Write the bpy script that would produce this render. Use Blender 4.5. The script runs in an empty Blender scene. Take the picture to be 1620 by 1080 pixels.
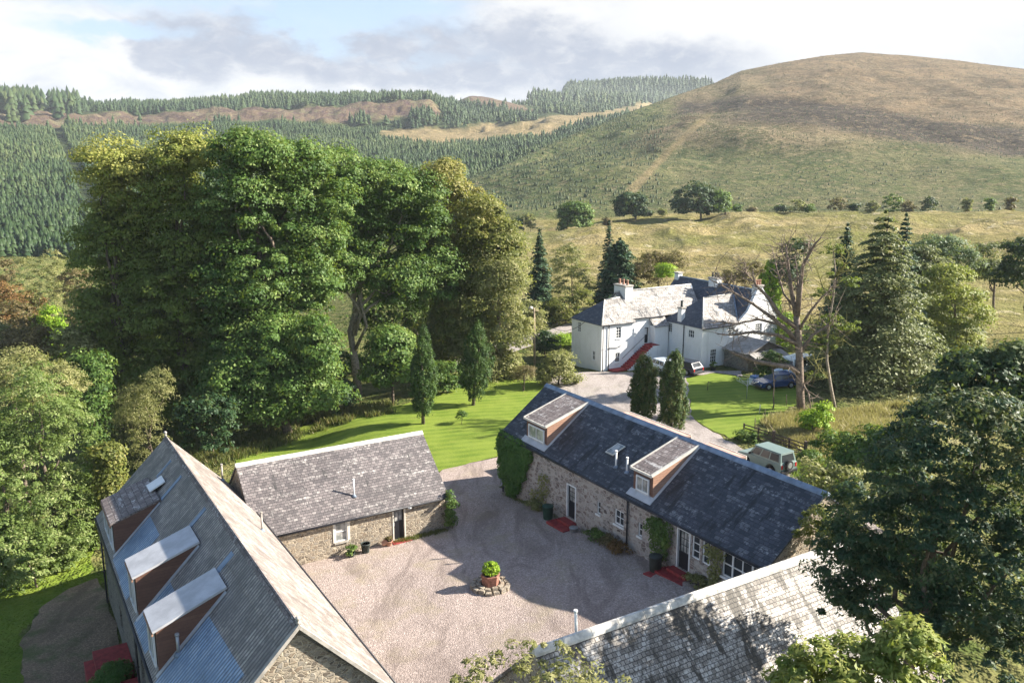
import bpy, bmesh, math, random
import numpy as np
from mathutils import Vector, Matrix, noise as mnoise
from mathutils.geometry import delaunay_2d_cdt

# ------------------------------------------------------------------ camera
F, CX, CY, H = 1360.0, 810.0, 540.0, 21.7
PITCH = math.atan(285 / F)
sc = bpy.context.scene
cam_d = bpy.data.cameras.new('camera')
cam_d.sensor_width = 36
cam_d.lens = 36 * F / 1620
cam_d.clip_start = 0.5
cam_d.clip_end = 20000
cam = bpy.data.objects.new('camera', cam_d)
sc.collection.objects.link(cam)
cam.location = (0, 0, H)
cam.rotation_euler = (math.pi / 2 - PITCH, 0, 0)
sc.camera = cam

# ------------------------------------------------------------------ light
SUN_AZ, SUN_EL = 81.0, 29.0          # degrees from +Y towards +X, degrees up
sun_d = bpy.data.lights.new('sun', 'SUN')
sun_d.energy = 5.0
sun_d.angle = math.radians(0.55)
sun_d.color = (1.0, 0.93, 0.82)
sun = bpy.data.objects.new('sun', sun_d)
sc.collection.objects.link(sun)
sdir = Vector((math.sin(math.radians(SUN_AZ)) * math.cos(math.radians(SUN_EL)),
               math.cos(math.radians(SUN_AZ)) * math.cos(math.radians(SUN_EL)),
               math.sin(math.radians(SUN_EL))))
sun.rotation_euler = sdir.to_track_quat('Z', 'Y').to_euler()

vs = sc.view_settings
vs.view_transform = 'Standard'
vs.look = 'None'
vs.exposure = 1.68
vs.gamma = 1.0
sc.cycles.max_bounces = 6
sc.cycles.diffuse_bounces = 3
sc.cycles.glossy_bounces = 2
sc.cycles.transmission_bounces = 3
sc.cycles.transparent_max_bounces = 4
sc.cycles.volume_bounces = 0
sc.cycles.use_denoising = True

world = bpy.data.worlds.new('World')
sc.world = world
world.use_nodes = True


class NT:
    """small node-tree writer"""
    def __init__(s, tree):
        s.t = tree

    def n(s, typ, ins=None, **props):
        nd = s.t.nodes.new('ShaderNode' + typ)
        for k, v in props.items():
            setattr(nd, k, v)
        for k, v in (ins or {}).items():
            s.set(nd, k, v)
        return nd

    def set(s, nd, k, v):
        if isinstance(v, bpy.types.NodeSocket):
            s.t.links.new(v, nd.inputs[k])
        elif v is not None:
            if isinstance(v, (tuple, list)) and len(v) == 3 and nd.inputs[k].type == 'RGBA':
                v = (*v, 1)
            nd.inputs[k].default_value = v

    def math(s, op, a, b=None, c=None, clamp=False):
        nd = s.n('Math', {0: a}, operation=op, use_clamp=clamp)
        if b is not None: s.set(nd, 1, b)
        if c is not None: s.set(nd, 2, c)
        return nd.outputs[0]

    def mix(s, f, a, b, blend='MIX'):
        nd = s.n('Mix', {0: f, 6: a, 7: b}, data_type='RGBA', blend_type=blend)
        return nd.outputs[2]

    def noise(s, vec, scale, detail=4, rough=0.55, dist=0.0):
        return s.n('TexNoise', {'Vector': vec, 'Scale': scale, 'Detail': detail, 'Roughness': rough,
                                'Distortion': dist}).outputs['Fac']

    def ss(s, v, a, b, lo=0.0, hi=1.0):
        return s.n('MapRange', {0: v, 1: a, 2: b, 3: lo, 4: hi}, interpolation_type='SMOOTHSTEP').outputs[0]

    def ramp(s, f, stops):
        nd = s.n('ValToRGB', {0: f})
        cr = nd.color_ramp
        while len(cr.elements) < len(stops): cr.elements.new(0.5)
        for e, (p, c) in zip(cr.elements, stops):
            e.position = p
            e.color = (*c, 1)
        return nd.outputs[0]

    def mapping(s, vec, scale=(1, 1, 1), loc=(0, 0, 0), rot=(0, 0, 0)):
        return s.n('Mapping', {'Vector': vec, 'Location': loc, 'Rotation': rot, 'Scale': scale}).outputs[0]


# sky: Nishita sky with cloud banks laid over it by direction
w = NT(world.node_tree)
wn = world.node_tree.nodes
bg = wn['Background']
sky = w.n('TexSky', sky_type='NISHITA', sun_disc=False, sun_elevation=math.radians(SUN_EL),
          sun_rotation=math.radians(SUN_AZ), air_density=1.0, dust_density=0.7, ozone_density=1.0)
tc = w.n('TexCoord').outputs['Generated']
sep = w.n('SeparateXYZ', {0: tc})
az = w.math('MULTIPLY', w.math('ARCTAN2', sep.outputs[0], sep.outputs[1]), 57.2958)
el = w.math('MULTIPLY', w.math('ARCSINE', sep.outputs[2]), 57.2958)
cv = w.n('CombineXYZ', {0: az, 1: w.math('MULTIPLY', el, 1.9), 2: 0.0}).outputs[0]
warp = w.n('TexNoise', {'Vector': cv, 'Scale': 0.2, 'Detail': 9, 'Roughness': 0.66}).outputs['Color']
wv = w.n('VectorMath', {0: w.n('VectorMath', {0: warp, 1: (.5, .5, .5)}, operation='SUBTRACT').outputs[0], 1: (7, 7, 0)},
         operation='MULTIPLY').outputs[0]
wp = w.n('VectorMath', {0: cv, 1: wv}, operation='ADD').outputs[0]
ws = w.n('SeparateXYZ', {0: wp})


def blob(caz, cel, raz, rel, soft=0.35):
    dx = w.math('DIVIDE', w.math('SUBTRACT', ws.outputs[0], caz), raz)
    dy = w.math('DIVIDE', w.math('SUBTRACT', ws.outputs[1], cel * 1.9), rel * 1.9)
    d = w.math('SQRT', w.math('ADD', w.math('MULTIPLY', dx, dx), w.math('MULTIPLY', dy, dy)))
    return w.ss(d, 1.0 + soft, 1.0 - soft)


def blobs(lst):
    o = None
    for b in lst:
        v = blob(*b)
        o = v if o is None else w.math('MAXIMUM', o, v)
    return o


n1 = w.noise(cv, 0.09, 8, 0.6, 0.4)
n2 = w.noise(cv, 0.35, 8, 0.62, 0.3)
front = w.math('MULTIPLY', w.ss(w.math('ABSOLUTE', az), 75, 50), w.ss(el, 26, 16))
cover = w.math('MAXIMUM', w.math('MULTIPLY', front, w.ss(n1, 0.40, 0.52)), blobs([(-30, 5.5, 9, 3.2), (-8, 4.2, 26, 2.2), (14, 9, 22, 7.5)]))
cover = w.math('MULTIPLY', cover, w.math('SUBTRACT', 1.0, w.math('MULTIPLY', 0.95, blobs([(-20, 11.2, 15, 2.3, .4), (-9, 9.6, 6, 1.2, .5), (-24, 7.6, 4, .5, .6)]))))
grey = blobs([(-20.3, 6.6, 3.0, 2.0, .25), (-15.4, 7.2, 3.0, 1.7, .3), (-4, 6.6, 11.5, 2.3, .22), (6, 5.8, 9, 1.6, .4)])
grey = w.math('MULTIPLY', grey, w.ss(n2, 0.2, 0.6, 0.65, 1.0))
soft = w.ss(w.noise(cv, 0.22, 7, 0.6, 0.6), 0.35, 0.75)
white = w.mix(soft, (0.74, 0.745, 0.755), (0.50, 0.54, 0.61))
white = w.mix(blobs([(20, 9.5, 16, 4, .6), (-31, 7.4, 6, 1.4, .5)]), white, (.76, .765, .77))
cloud = w.mix(w.math('MULTIPLY', grey, w.ss(w.noise(cv, 0.5, 9, 0.65, 0.5), 0.3, 0.55, 0.55, 1.0)), white, (0.375, 0.42, 0.51))
skyc = w.mix(1.0, sky.outputs[0], (0.19, 0.19, 0.19), 'MULTIPLY')
pale = w.mix(w.math('MULTIPLY', front, 0.7), skyc, (0.43, 0.555, 0.74))
total = w.mix(cover, pale, cloud)
w.set(bg, 'Color', total)
bg.inputs['Strength'].default_value = 0.40
world.cycles.sampling_method = 'MANUAL'
world.cycles.sample_map_resolution = 512

# ------------------------------------------------------------------ helpers: pixels of the survey photo to the place
CAMP = np.array([0, 0, H])
FW = np.array([0, math.cos(PITCH), -math.sin(PITCH)])
UPV = np.array([0, math.sin(PITCH), math.cos(PITCH)])
RT = np.array([1.0, 0, 0])
A1 = math.radians(-31.6)
U1 = np.array([math.sin(A1), math.cos(A1), 0])      # along the long barns, away
U2 = np.array([math.cos(A1), -math.sin(A1), 0])     # across, to the right
ROTZ = math.atan2(U2[1], U2[0])
B0 = np.array([-.59, 54.47, 0])


def ray(x, y): return FW + RT * (x - CX) / F - UPV * (y - CY) / F
def at_z(x, y, z=0.):
    r = ray(x, y); return CAMP + r * (z - H) / r[2]
def at_plane(x, y, p, n):
    r = ray(x, y); return CAMP + r * (np.dot(np.array(p) - CAMP, n) / np.dot(r, n))
def at_dist(x, y, d):                                # horizontal distance d
    r = ray(x, y); return CAMP + r * d / math.hypot(r[0], r[1])
def elev_tan(x, y):
    r = ray(x, y); return r[2] / np.hypot(r[0], r[1])
def loc2w(s, t, z=0.0, O=B0): return O + U2 * s + U1 * t + np.array([0, 0, z])


# ------------------------------------------------------------------ ground height
_cp = []
def cp(x, y, z): _cp.append((x, y, z))
for s_, t_, z_ in [(0, 0, 0), (0, -6, .55), (0, -13, 1.1), (0, -19, 1.56), (0, -25, 2.2), (7, 0, .1), (7, -12, 1.1), (7, -22, 2.2),
                   (-6, 0, 0), (-6, -3.3, 0), (-13.6, -3.5, -.05), (-12, 2, -.1), (-17, -6, 0), (-17, -14, .35), (-17, -22, .9), (-17, -29, 1.5),
                   (-8, -12, .5), (-6, -20, 1.15), (-10, -28, 1.8), (0, -32, 2.6), (-24.6, -6, -1.9), (-24.6, -14, -1.25), (-24.6, -22, -.6), (-24.6, -30, .3),
                   (-22, -1, -1.6), (12, -12, 1.4), (14, -2, .5), (-6, -5, .05), (-14, -8, .1)]:
    p_ = loc2w(s_, t_); cp(p_[0], p_[1], z_)
for q in [(-7.6, 70, 0), (-3.5, 75, 0), (-20.5, 65, -1.5), (-16, 58, -.8), (-30, 60, -2.6), (-22, 32, -1.0), (-30, 44, -2.4), (-27, 40, -1.9), (-34, 41, -2.5), (-26, 36, -1.5), (-38, 48, -3.2), (-26, 48, -2.2), (-32, 36, -1.8), (-45, 60, -4.5), (-60, 85, -7),
          (-40, 90, -4), (-20, 90, -2), (-5, 95, -.4), (9.4, 88, -.1), (6, 92, -.4), (20, 88, .25), (25, 85, .3), (27, 82, .35), (18, 59, .7), (25, 71.5, .5), (22, 77, .3),
          (12, 70, .2), (5, 68, 0), (30, 60, 1.5), (40, 50, 2.6), (20, 30, 3.0), (0, 8, 1.5), (30, 10, 3), (-30, 10, -1), (60, 80, 2), (45, 100, 1), (0, 110, 0), (25, 110, .8),
          (-80, 50, -8), (-90, 110, -9), (90, 60, 4), (80, 120, 2), (-12, 25, .6), (33, 74, .8)]:
    cp(*q)
CPA = np.array(_cp)

DK = np.array([110, 150, 200, 250, 285, 305, 400, 550, 700, 850, 1000, 1300, 1800, 2600, 4000, 7000.])
# per column of bearing (given by photo x): y of the ground in the photo where it shows (>=50), height in metres where hidden (<50)
COLS = {
    -900: [-10, -12, -14, -8, -4, -2, 10, 35, 55, 75, 90, 80, 60, 40, 30, 20],
    0: [-9, -11, -12, 415, 392, 382, 340, 278, 232, 203, 174, 168, 45, 30, 30, 20],
    200: [-8, -9, -10, -8, -4, -1, 338, 278, 234, 206, 176, 170, 45, 30, 30, 20],
    330: [-6, -8, -9, -8, -4, -1, 335, 276, 232, 206, 172, 166, 45, 30, 30, 20],
    430: [-4, -6, -8, -7, -3, 0, 335, 275, 232, 204, 164, 160, 45, 30, 30, 20],
    600: [-2, -3, -4, -3, 0, 2, 320, 270, 234, 206, 160, 157, 45, 30, 30, 20],
    680: [-1, -2, -3, -2, 0, 2, 310, 268, 236, 208, 158, 157, 45, 30, 30, 20],
    712: [-1, -2, -3, -2, 0, 1, 300, 266, 236, 210, 176, 166, 45, 30, 30, 20],
    750: [-1, -1.5, -2, 1.5, 2, 0, 4, 262, 236, 212, 195, 153, 45, 30, 30, 20],
    850: [-.5, -.5, 407, 366, 364, 2, 3, 252, 230, 208, 194, 170, 152, 45, 30, 20],
    900: [0, 0, 404, 362, 360, 2, 3, 250, 228, 206, 192, 176, 158, 137, 30, 20],
    1000: [.2, .2, 402, 360, 352, 3, 4, 250, 226, 206, 190, 178, 160, 130, 30, 20],
    1105: [.5, .4, 402, 357, 345, 4, 5, 10, 20, 30, 40, 40, 40, 129, 30, 20],
    1200: [.8, .6, 400, 352, 340, 4, 5, 10, 20, 30, 40, 40, 40, 40, 30, 20],
    1400: [1.2, 1.0, 398, 352, 337, 5, 5, 10, 20, 30, 40, 40, 40, 40, 30, 20],
    1620: [2, 1.5, 396, 350, 332, 5, 5, 10, 20, 30, 40, 40, 40, 40, 30, 20],
    2500: [3, 3, 4, 6, 8, 5, 5, 10, 20, 30, 40, 40, 40, 40, 30, 20],
}
HILLX = {700: (330, 420), 740: (281, 450), 760: (275, 460), 810: (257, 490), 900: (215, 560), 955: (195, 600), 1030: (165, 680), 1130: (131, 760), 1170: (112, 800),
         1240: (98, 860), 1300: (88, 900), 1355: (83, 950), 1430: (88, 960), 1500: (95, 960), 1620: (110, 950), 1800: (150, 930), 2100: (200, 900), 2500: (235, 880)}


def x2az(x): return np.arctan2(x - CX, F / math.cos(PITCH) * 1.0)
def _tan(x, y):
    a = (np.asarray(x, float) - CX) / F; b = (np.asarray(y, float) - CY) / F
    fy = math.cos(PITCH) - b * math.sin(PITCH); fz = -math.sin(PITCH) - b * math.cos(PITCH)
    return fz / np.hypot(a, fy)


_cx = sorted(COLS)
_TAB = np.array([[(v if v < 50 else H + d * _tan(x, v)) for d, v in zip(DK, COLS[x])] for x in _cx])
_CAZ = np.array([math.atan2((x - CX) / F, math.cos(PITCH) + 0.18 * math.sin(PITCH)) for x in _cx])
_hx = sorted(HILLX)
_HAZ = np.array([math.atan2((x - CX) / F, math.cos(PITCH) + 0.28 * math.sin(PITCH)) for x in _hx])
_HCD = np.array([HILLX[x][1] for x in _hx], float)
_HCZ = np.array([H + HILLX[x][1] * _tan(x, HILLX[x][0]) for x in _hx])


def vnoise(x, y, seed=0):
    """cheap smooth value noise, vectorised"""
    xi = np.floor(x).astype(np.int64); yi = np.floor(y).astype(np.int64)
    fx = x - xi; fy = y - yi
    fx = fx * fx * (3 - 2 * fx); fy = fy * fy * (3 - 2 * fy)
    def h(a, b):
        n = (a * 374761393 + b * 668265263 + seed * 974711) & 0x7fffffff
        n = ((n ^ (n >> 13)) * 1274126177) & 0x7fffffff
        n = (n ^ (n >> 16)) & 0xffff
        return n / 65535.0
    return (h(xi, yi) * (1 - fx) + h(xi + 1, yi) * fx) * (1 - fy) + (h(xi, yi + 1) * (1 - fx) + h(xi + 1, yi + 1) * fx) * fy


def fbm(x, y, oct=4, seed=0):
    a, s, tot = 1.0, 0.0, 0.0
    for o in range(oct):
        s = s + a * vnoise(x, y, seed + o * 17); tot += a
        x = x * 2.03 + 11.3; y = y * 2.03 - 7.1; a *= 0.5
    return s / tot


def smooth(v, a, b):
    u = np.clip((v - a) / (b - a), 0, 1); return u * u * (3 - 2 * u)


def height(x, y, hillmask=False):
    x = np.atleast_1d(np.asarray(x, float)); y = np.atleast_1d(np.asarray(y, float))
    shp = x.shape; x = x.ravel(); y = y.ravel()
    d = np.hypot(x, y); azm = np.arctan2(x, y)
    near = np.zeros_like(x)
    m = d < 135
    if m.any():
        xs, ys = x[m], y[m]
        out = np.empty(xs.shape)
        for i in range(0, len(xs), 60000):
            dd = (xs[i:i + 60000, None] - CPA[None, :, 0]) ** 2 + (ys[i:i + 60000, None] - CPA[None, :, 1]) ** 2
            wgt = (dd + 4.0) ** -1.8
            out[i:i + 60000] = (wgt * CPA[None, :, 2]).sum(1) / wgt.sum(1)
        near[m] = out
    # far profiles
    ci = np.clip(np.searchsorted(_CAZ, azm) - 1, 0, len(_CAZ) - 2)
    cu = np.clip((azm - _CAZ[ci]) / (_CAZ[ci + 1] - _CAZ[ci]), 0, 1); cu = cu * cu * (3 - 2 * cu)
    di = np.clip(np.searchsorted(DK, d) - 1, 0, len(DK) - 2)
    du = np.clip((d - DK[di]) / (DK[di + 1] - DK[di]), 0, 1); du = .35 * du + .65 * du * du * (3 - 2 * du)
    far = (_TAB[ci, di] * (1 - du) + _TAB[ci, di + 1] * du) * (1 - cu) + (_TAB[ci + 1, di] * (1 - du) + _TAB[ci + 1, di + 1] * du) * cu
    k = smooth(d, 95, 132)
    g = near * (1 - k) + far * k
    # roughness of the wild ground
    g = g + smooth(d, 140, 250) * (fbm(x / 26, y / 26, 5, 3) - .5) * 4.4
    g = g + smooth(d, 330, 600) * (fbm(x / 60, y / 60, 4, 5) - .5) * 8.0
    crag = smooth(d, 800, 900) * (1 - smooth(d, 985, 1040)) * (1 - smooth(azm, .02, .12))
    g = g + crag * (np.abs(fbm(x / 45, y / 45, 5, 9) - .5) * 30 - 5)
    g = g + smooth(d, 150, 200) * (1 - smooth(d, 285, 310)) * smooth(azm, 0, .08) * (.5 - np.abs(fbm(x / 19, y / 24, 4, 13) - .5) * 4) * 1.5
    # the big hill
    hz_ = np.interp(azm, _HAZ, _HCZ); hd = np.interp(azm, _HAZ, _HCD)
    u = (d - 318) / (hd - 318)
    uu = np.clip(u, 0, 1)
    prof = 3.0 + (hz_ - 3.0) * (uu * (1.12 - .12 * uu))
    back = np.clip(d - hd, 0, None)
    prof = prof - back * .12 - back ** 2 * .0002
    prof = prof + smooth(u, 0, .3) * (1 - smooth(u, .75, 1.0)) * ((fbm(x / 55, y / 55, 5, 21) - .5) * 13 + (np.abs(fbm(x / 120, y / 120, 3, 33) - .5)) * -16)
    prof = np.where((u > 0) & (azm > _HAZ[0]) & (azm < 1.2) & (back < 900), prof, -99)
    hm = prof > g
    g = np.maximum(g, prof)
    if hillmask:
        return g.reshape(shp), hm.reshape(shp)
    return g.reshape(shp)


def hgt(x, y): return float(height(x, y)[0])


def hit(px, py, dmax=2500):
    r = ray(px, py); r = r / math.hypot(r[0], r[1])
    ds = np.concatenate([np.arange(12, 140, .25), np.arange(140, dmax, 1.5)])
    P = CAMP[None] + r[None] * ds[:, None]
    h = height(P[:, 0], P[:, 1])
    below = np.nonzero(P[:, 2] < h)[0]
    if len(below) == 0: return P[-1]
    i = below[0]; p = P[i].copy(); p[2] = h[i]
    return p


def w2px(P):
    d = P - CAMP; z = d @ FW
    return CX + F * (d @ RT) / z, CY - F * (d @ UPV) / z


# ------------------------------------------------------------------ materials
MATS = {}
def newmat(name):
    m = bpy.data.materials.new(name); m.use_nodes = True
    t = NT(m.node_tree)
    t.b = m.node_tree.nodes['Principled BSDF']
    t.m = m
    MATS[name] = m
    return t


def bump(t, hgt_, strength=.4, dist=.02):
    b = t.n('Bump', {'Strength': strength, 'Distance': dist, 'Height': hgt_})
    t.set(t.b, 'Normal', b.outputs[0])


def plain(name, col, rough=.7, var=.15, scale=3.0, metal=0.0, spec=.3):
    t = newmat(name)
    g = t.n('TexCoord').outputs['Object']
    n = t.noise(g, scale, 5, .6)
    c = t.mix(t.ss(n, .3, .7), tuple(x * (1 - var) for x in col), tuple(min(1, x * (1 + var)) for x in col))
    t.set(t.b, 'Base Color', c)
    t.b.inputs['Roughness'].default_value = rough
    t.b.inputs['Metallic'].default_value = metal
    t.b.inputs['Specular IOR Level'].default_value = spec
    return t.m


def slate(name, c1, c2, lichen, lich_amt, moss=None, moss_amt=0, row=.2, wid=.3, pale_amt=.22, mortar=(.03, .03, .035)):
    t = newmat(name)
    uv = t.n('TexCoord').outputs['UV']
    wob = t.noise(uv, 1.7, 2, .5)
    wob2 = t.noise(uv, 5.0, 3, .7)
    uvw = t.n('VectorMath', {0: uv, 1: t.n('CombineXYZ', {0: t.math('MULTIPLY', wob2, row * .9), 1: t.math('ADD', t.math('MULTIPLY', wob, .06), t.math('MULTIPLY', wob2, row * .35))}).outputs[0]}, operation='ADD').outputs[0]
    br = t.n('TexBrick', {'Vector': uvw, 'Color1': (0, 0, 0), 'Color2': (1, 1, 1), 'Mortar': (0, 0, 0), 'Scale': 1.0,
                          'Mortar Size': .014, 'Mortar Smooth': .3, 'Bias': 0.0, 'Brick Width': wid, 'Row Height': row}, offset=.5)
    base = t.mix(br.outputs['Color'], c1, c2)
    big = t.noise(uv, .35, 5, .6)
    base = t.mix(t.ss(big, .35, .65, 0, .45), base, tuple(x * .6 for x in c1))
    ln = t.math('ADD', t.math('MULTIPLY', t.noise(uv, 3.5, 6, .75), .55), t.math('MULTIPLY', t.noise(t.mapping(uv, (.25, 1.6, 1)), 1.3, 5, .65), .45))
    lm = t.ss(ln, .62 - lich_amt * .25, .70 - lich_amt * .2)
    lm = t.math('MULTIPLY', lm, t.ss(t.noise(uvw, 9, 2, .5), .25, .6, .35, 1))
    base = t.mix(lm, base, lichen)
    pale = t.math('MULTIPLY', t.ss(br.outputs['Color'], .80, .84), t.ss(t.noise(uv, .9, 4, .6), .42, .6))
    base = t.mix(t.math('MULTIPLY', pale, pale_amt), base, lichen)
    if moss:
        mn = t.noise(t.mapping(uv, (1.4, .35, 1)), 1.1, 6, .7)
        base = t.mix(t.ss(mn, .66 - moss_amt * .25, .72 - moss_amt * .2), base, moss)
    base = t.mix(t.math('MULTIPLY', br.outputs['Fac'], .75), base, mortar)
    t.set(t.b, 'Base Color', base)
    t.b.inputs['Roughness'].default_value = .62
    t.b.inputs['Specular IOR Level'].default_value = .35
    # each slate tilts up towards its lower edge
    sy = t.n('SeparateXYZ', {0: uvw}).outputs[1]
    saw = t.math('SUBTRACT', 1.0, t.math('FRACT', t.math('DIVIDE', sy, row)))
    hh = t.math('ADD', t.math('MULTIPLY', saw, .6), t.math('ADD', t.math('MULTIPLY', br.outputs['Color'], .35), t.math('MULTIPLY', br.outputs['Fac'], -.5)))
    hh = t.math('ADD', hh, t.math('MULTIPLY', t.noise(uv, 14, 3, .6), .5))
    bump(t, hh, .7, .035)
    return t.m


slate('slate_pink_grey', (.10, .088, .088), (.215, .185, .178), (.44, .41, .38), .40, (.05, .048, .045), .22, row=.17, wid=.24)
slate('slate_dark', (.034, .042, .056), (.09, .098, .116), (.29, .30, .31), .34, (.018, .022, .028), .55)
slate('slate_pale', (.15, .13, .11), (.36, .32, .275), (.58, .54, .49), .62, (.07, .06, .045), .66, row=.16, wid=.18, pale_amt=.45)
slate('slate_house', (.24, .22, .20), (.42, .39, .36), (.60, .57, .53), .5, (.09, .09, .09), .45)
slate('slate_house_shade', (.06, .07, .095), (.11, .125, .15), (.30, .31, .32), .15)  # house slate again, shade painted in for slopes turned from the sun
slate('tile_brown', (.15, .12, .11), (.27, .22, .20), (.58, .55, .52), .45, (.06, .05, .05), .2, row=.3, wid=.22)


def corrugated(name, c1, c2, c3, per=.19):
    t = newmat(name)
    uv = t.n('TexCoord').outputs['UV']
    u = t.n('SeparateXYZ', {0: uv}).outputs[0]
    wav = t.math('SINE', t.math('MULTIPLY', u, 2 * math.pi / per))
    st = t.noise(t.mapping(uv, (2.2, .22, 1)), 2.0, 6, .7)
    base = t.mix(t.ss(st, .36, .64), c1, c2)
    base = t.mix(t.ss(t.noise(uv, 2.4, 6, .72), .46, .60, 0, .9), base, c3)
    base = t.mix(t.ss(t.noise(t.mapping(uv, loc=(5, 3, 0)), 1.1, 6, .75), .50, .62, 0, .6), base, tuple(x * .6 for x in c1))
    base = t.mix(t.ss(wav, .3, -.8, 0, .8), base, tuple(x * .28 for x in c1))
    base = t.mix(t.ss(t.noise(uv, .5, 4, .6), .5, .62, 0, .5), base, tuple(x * .7 for x in c1))
    sh = t.n('CombineXYZ', {0: t.math('FLOOR', t.math('DIVIDE', u, .95)), 1: t.math('FLOOR', t.math('DIVIDE', t.n('SeparateXYZ', {0: uv}).outputs[1], 1.35))}).outputs[0]
    shn = t.n('TexWhiteNoise', {'Vector': sh}, noise_dimensions='2D').outputs['Value']
    base = t.mix(t.ss(shn, .3, 1, 0, .5), base, tuple(x * .55 for x in c1))
    t.set(t.b, 'Base Color', base)
    t.b.inputs['Roughness'].default_value = .55
    lap = t.math('FRACT', t.math('DIVIDE', t.n('SeparateXYZ', {0: uv}).outputs[1], 1.35))
    bump(t, t.math('ADD', t.math('MULTIPLY', wav, .5), t.math('MULTIPLY', t.ss(lap, 0, .03), .6)), .8, .03)
    return t.m


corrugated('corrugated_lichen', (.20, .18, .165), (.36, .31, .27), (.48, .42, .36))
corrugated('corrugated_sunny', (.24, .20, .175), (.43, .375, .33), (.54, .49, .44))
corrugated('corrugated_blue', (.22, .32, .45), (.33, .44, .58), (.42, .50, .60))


def stone(name, cols, mortar, sc_=(2.6, 4.6), mort=.055):
    t = newmat(name)
    uv = t.n('TexCoord').outputs['UV']
    wob = t.n('TexNoise', {'Vector': uv, 'Scale': 3.0, 'Detail': 2}).outputs['Color']
    uvw = t.n('VectorMath', {0: uv, 1: t.n('VectorMath', {0: wob, 1: (.12, .08, 0)}, operation='MULTIPLY').outputs[0]}, operation='ADD').outputs[0]
    mp = t.mapping(uvw, (*sc_, 1))
    v = t.n('TexVoronoi', {'Vector': mp, 'Scale': 1.0, 'Randomness': .9})
    e = t.n('TexVoronoi', {'Vector': mp, 'Scale': 1.0, 'Randomness': .9}, feature='DISTANCE_TO_EDGE')
    rnd = t.n('SeparateColor', {0: v.outputs['Color']})
    c = t.ramp(rnd.outputs[0], [(i / (len(cols) - 1), q) for i, q in enumerate(cols)])
    c = t.mix(t.ss(t.noise(uv, 11, 5, .7), .3, .7, 0, .45), c, tuple(x * .55 for x in cols[0]))
    c = t.mix(t.ss(t.noise(uv, .6, 5, .65), .46, .70, 0, .4), c, mortar)
    c = t.mix(t.ss(t.noise(uv, .35, 4, .6), .56, .72, 0, .4), c, tuple(x * .45 for x in mortar))
    ed = t.ss(e.outputs['Distance'], mort * .5, mort * 1.6)
    c = t.mix(ed, mortar, c)
    t.set(t.b, 'Base Color', c)
    t.b.inputs['Roughness'].default_value = .9
    t.b.inputs['Specular IOR Level'].default_value = .15
    bump(t, t.math('ADD', t.math('MULTIPLY', ed, t.math('ADD', .5, t.math('MULTIPLY', rnd.outputs[1], .5))), t.math('MULTIPLY', t.noise(uv, 16, 4, .7), .3)), .9, .05)
    return t.m


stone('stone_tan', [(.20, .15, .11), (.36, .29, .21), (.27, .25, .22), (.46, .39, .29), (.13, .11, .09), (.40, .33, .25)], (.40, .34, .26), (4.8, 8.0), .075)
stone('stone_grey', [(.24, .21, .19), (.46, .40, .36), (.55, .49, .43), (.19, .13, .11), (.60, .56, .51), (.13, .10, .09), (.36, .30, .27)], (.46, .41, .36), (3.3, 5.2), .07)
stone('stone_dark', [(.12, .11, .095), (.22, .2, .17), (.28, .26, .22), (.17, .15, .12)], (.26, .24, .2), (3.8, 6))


def gravel(name, a, b, grn, wet=.0, patch=.5):
    t = newmat(name)
    g = t.n('TexCoord').outputs['Object']
    c = t.mix(t.ss(t.noise(g, 9, 5, .8), .3, .7), a, b)
    v = t.n('TexVoronoi', {'Vector': g, 'Scale': 20.0})
    sp = t.n('SeparateColor', {0: v.outputs['Color']})
    c = t.mix(t.ss(sp.outputs[0], .6, 1, 0, .6), c, tuple(min(1, x * 1.5) for x in b))
    c = t.mix(t.ss(sp.outputs[1], .8, 1, 0, .5), c, (.12, .1, .09))
    c = t.mix(t.ss(t.noise(g, .45, 5, .65), .48, .68, 0, patch), c, grn)
    c = t.mix(t.ss(t.noise(t.mapping(g, (1, .3, 1), rot=(0, 0, .5)), .55, 5, .65, 1.2), .46, .64, 0, .5), c, tuple(x * .62 for x in a))
    t.set(t.b, 'Base Color', c)
    t.b.inputs['Roughness'].default_value = .95
    t.b.inputs['Specular IOR Level'].default_value = .15
    bump(t, t.math('ADD', v.outputs['Distance'], t.noise(g, 25, 3, .7)), .8, .03)
    return t.m


gravel('gravel_pink', (.25, .195, .17), (.42, .345, .305), (.31, .26, .17), patch=.5)
gravel('gravel_road', (.27, .235, .215), (.42, .37, .34), (.25, .25, .15), patch=.25)
gravel('dirt_track', (.17, .12, .08), (.30, .22, .145), (.07, .11, .03), patch=.75)


def lawnmat():
    t = newmat('lawn_grass')
    g = t.n('TexCoord').outputs['Object']
    c = t.mix(t.ss(t.noise(g, .35, 5, .65), .35, .65), (.13, .19, .024), (.205, .26, .042))
    c = t.mix(t.ss(t.noise(g, .9, 4, .7), .55, .75, 0, .5), c, (.30, .32, .07))
    st = t.n('TexWave', {'Vector': t.mapping(g, rot=(0, 0, 1.35)), 'Scale': .32, 'Distortion': 3.0, 'Detail': 2.0, 'Detail Scale': .6}, bands_direction='X').outputs['Fac']
    c = t.mix(t.math('MULTIPLY', t.ss(st, .35, .65), .3), c, (.29, .345, .055))
    c = t.mix(t.ss(t.noise(g, .55, 6, .75), .56, .7, 0, .45), c, (.24, .22, .06))
    c = t.mix(t.ss(t.noise(g, 12, 4, .8), .35, .7, 0, .4), c, (.07, .14, .015))
    t.set(t.b, 'Base Color', c)
    t.b.inputs['Roughness'].default_value = .9
    t.b.inputs['Specular IOR Level'].default_value = .1
    bump(t, t.noise(g, 30, 3, .8), .7, .05)
lawnmat()


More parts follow.
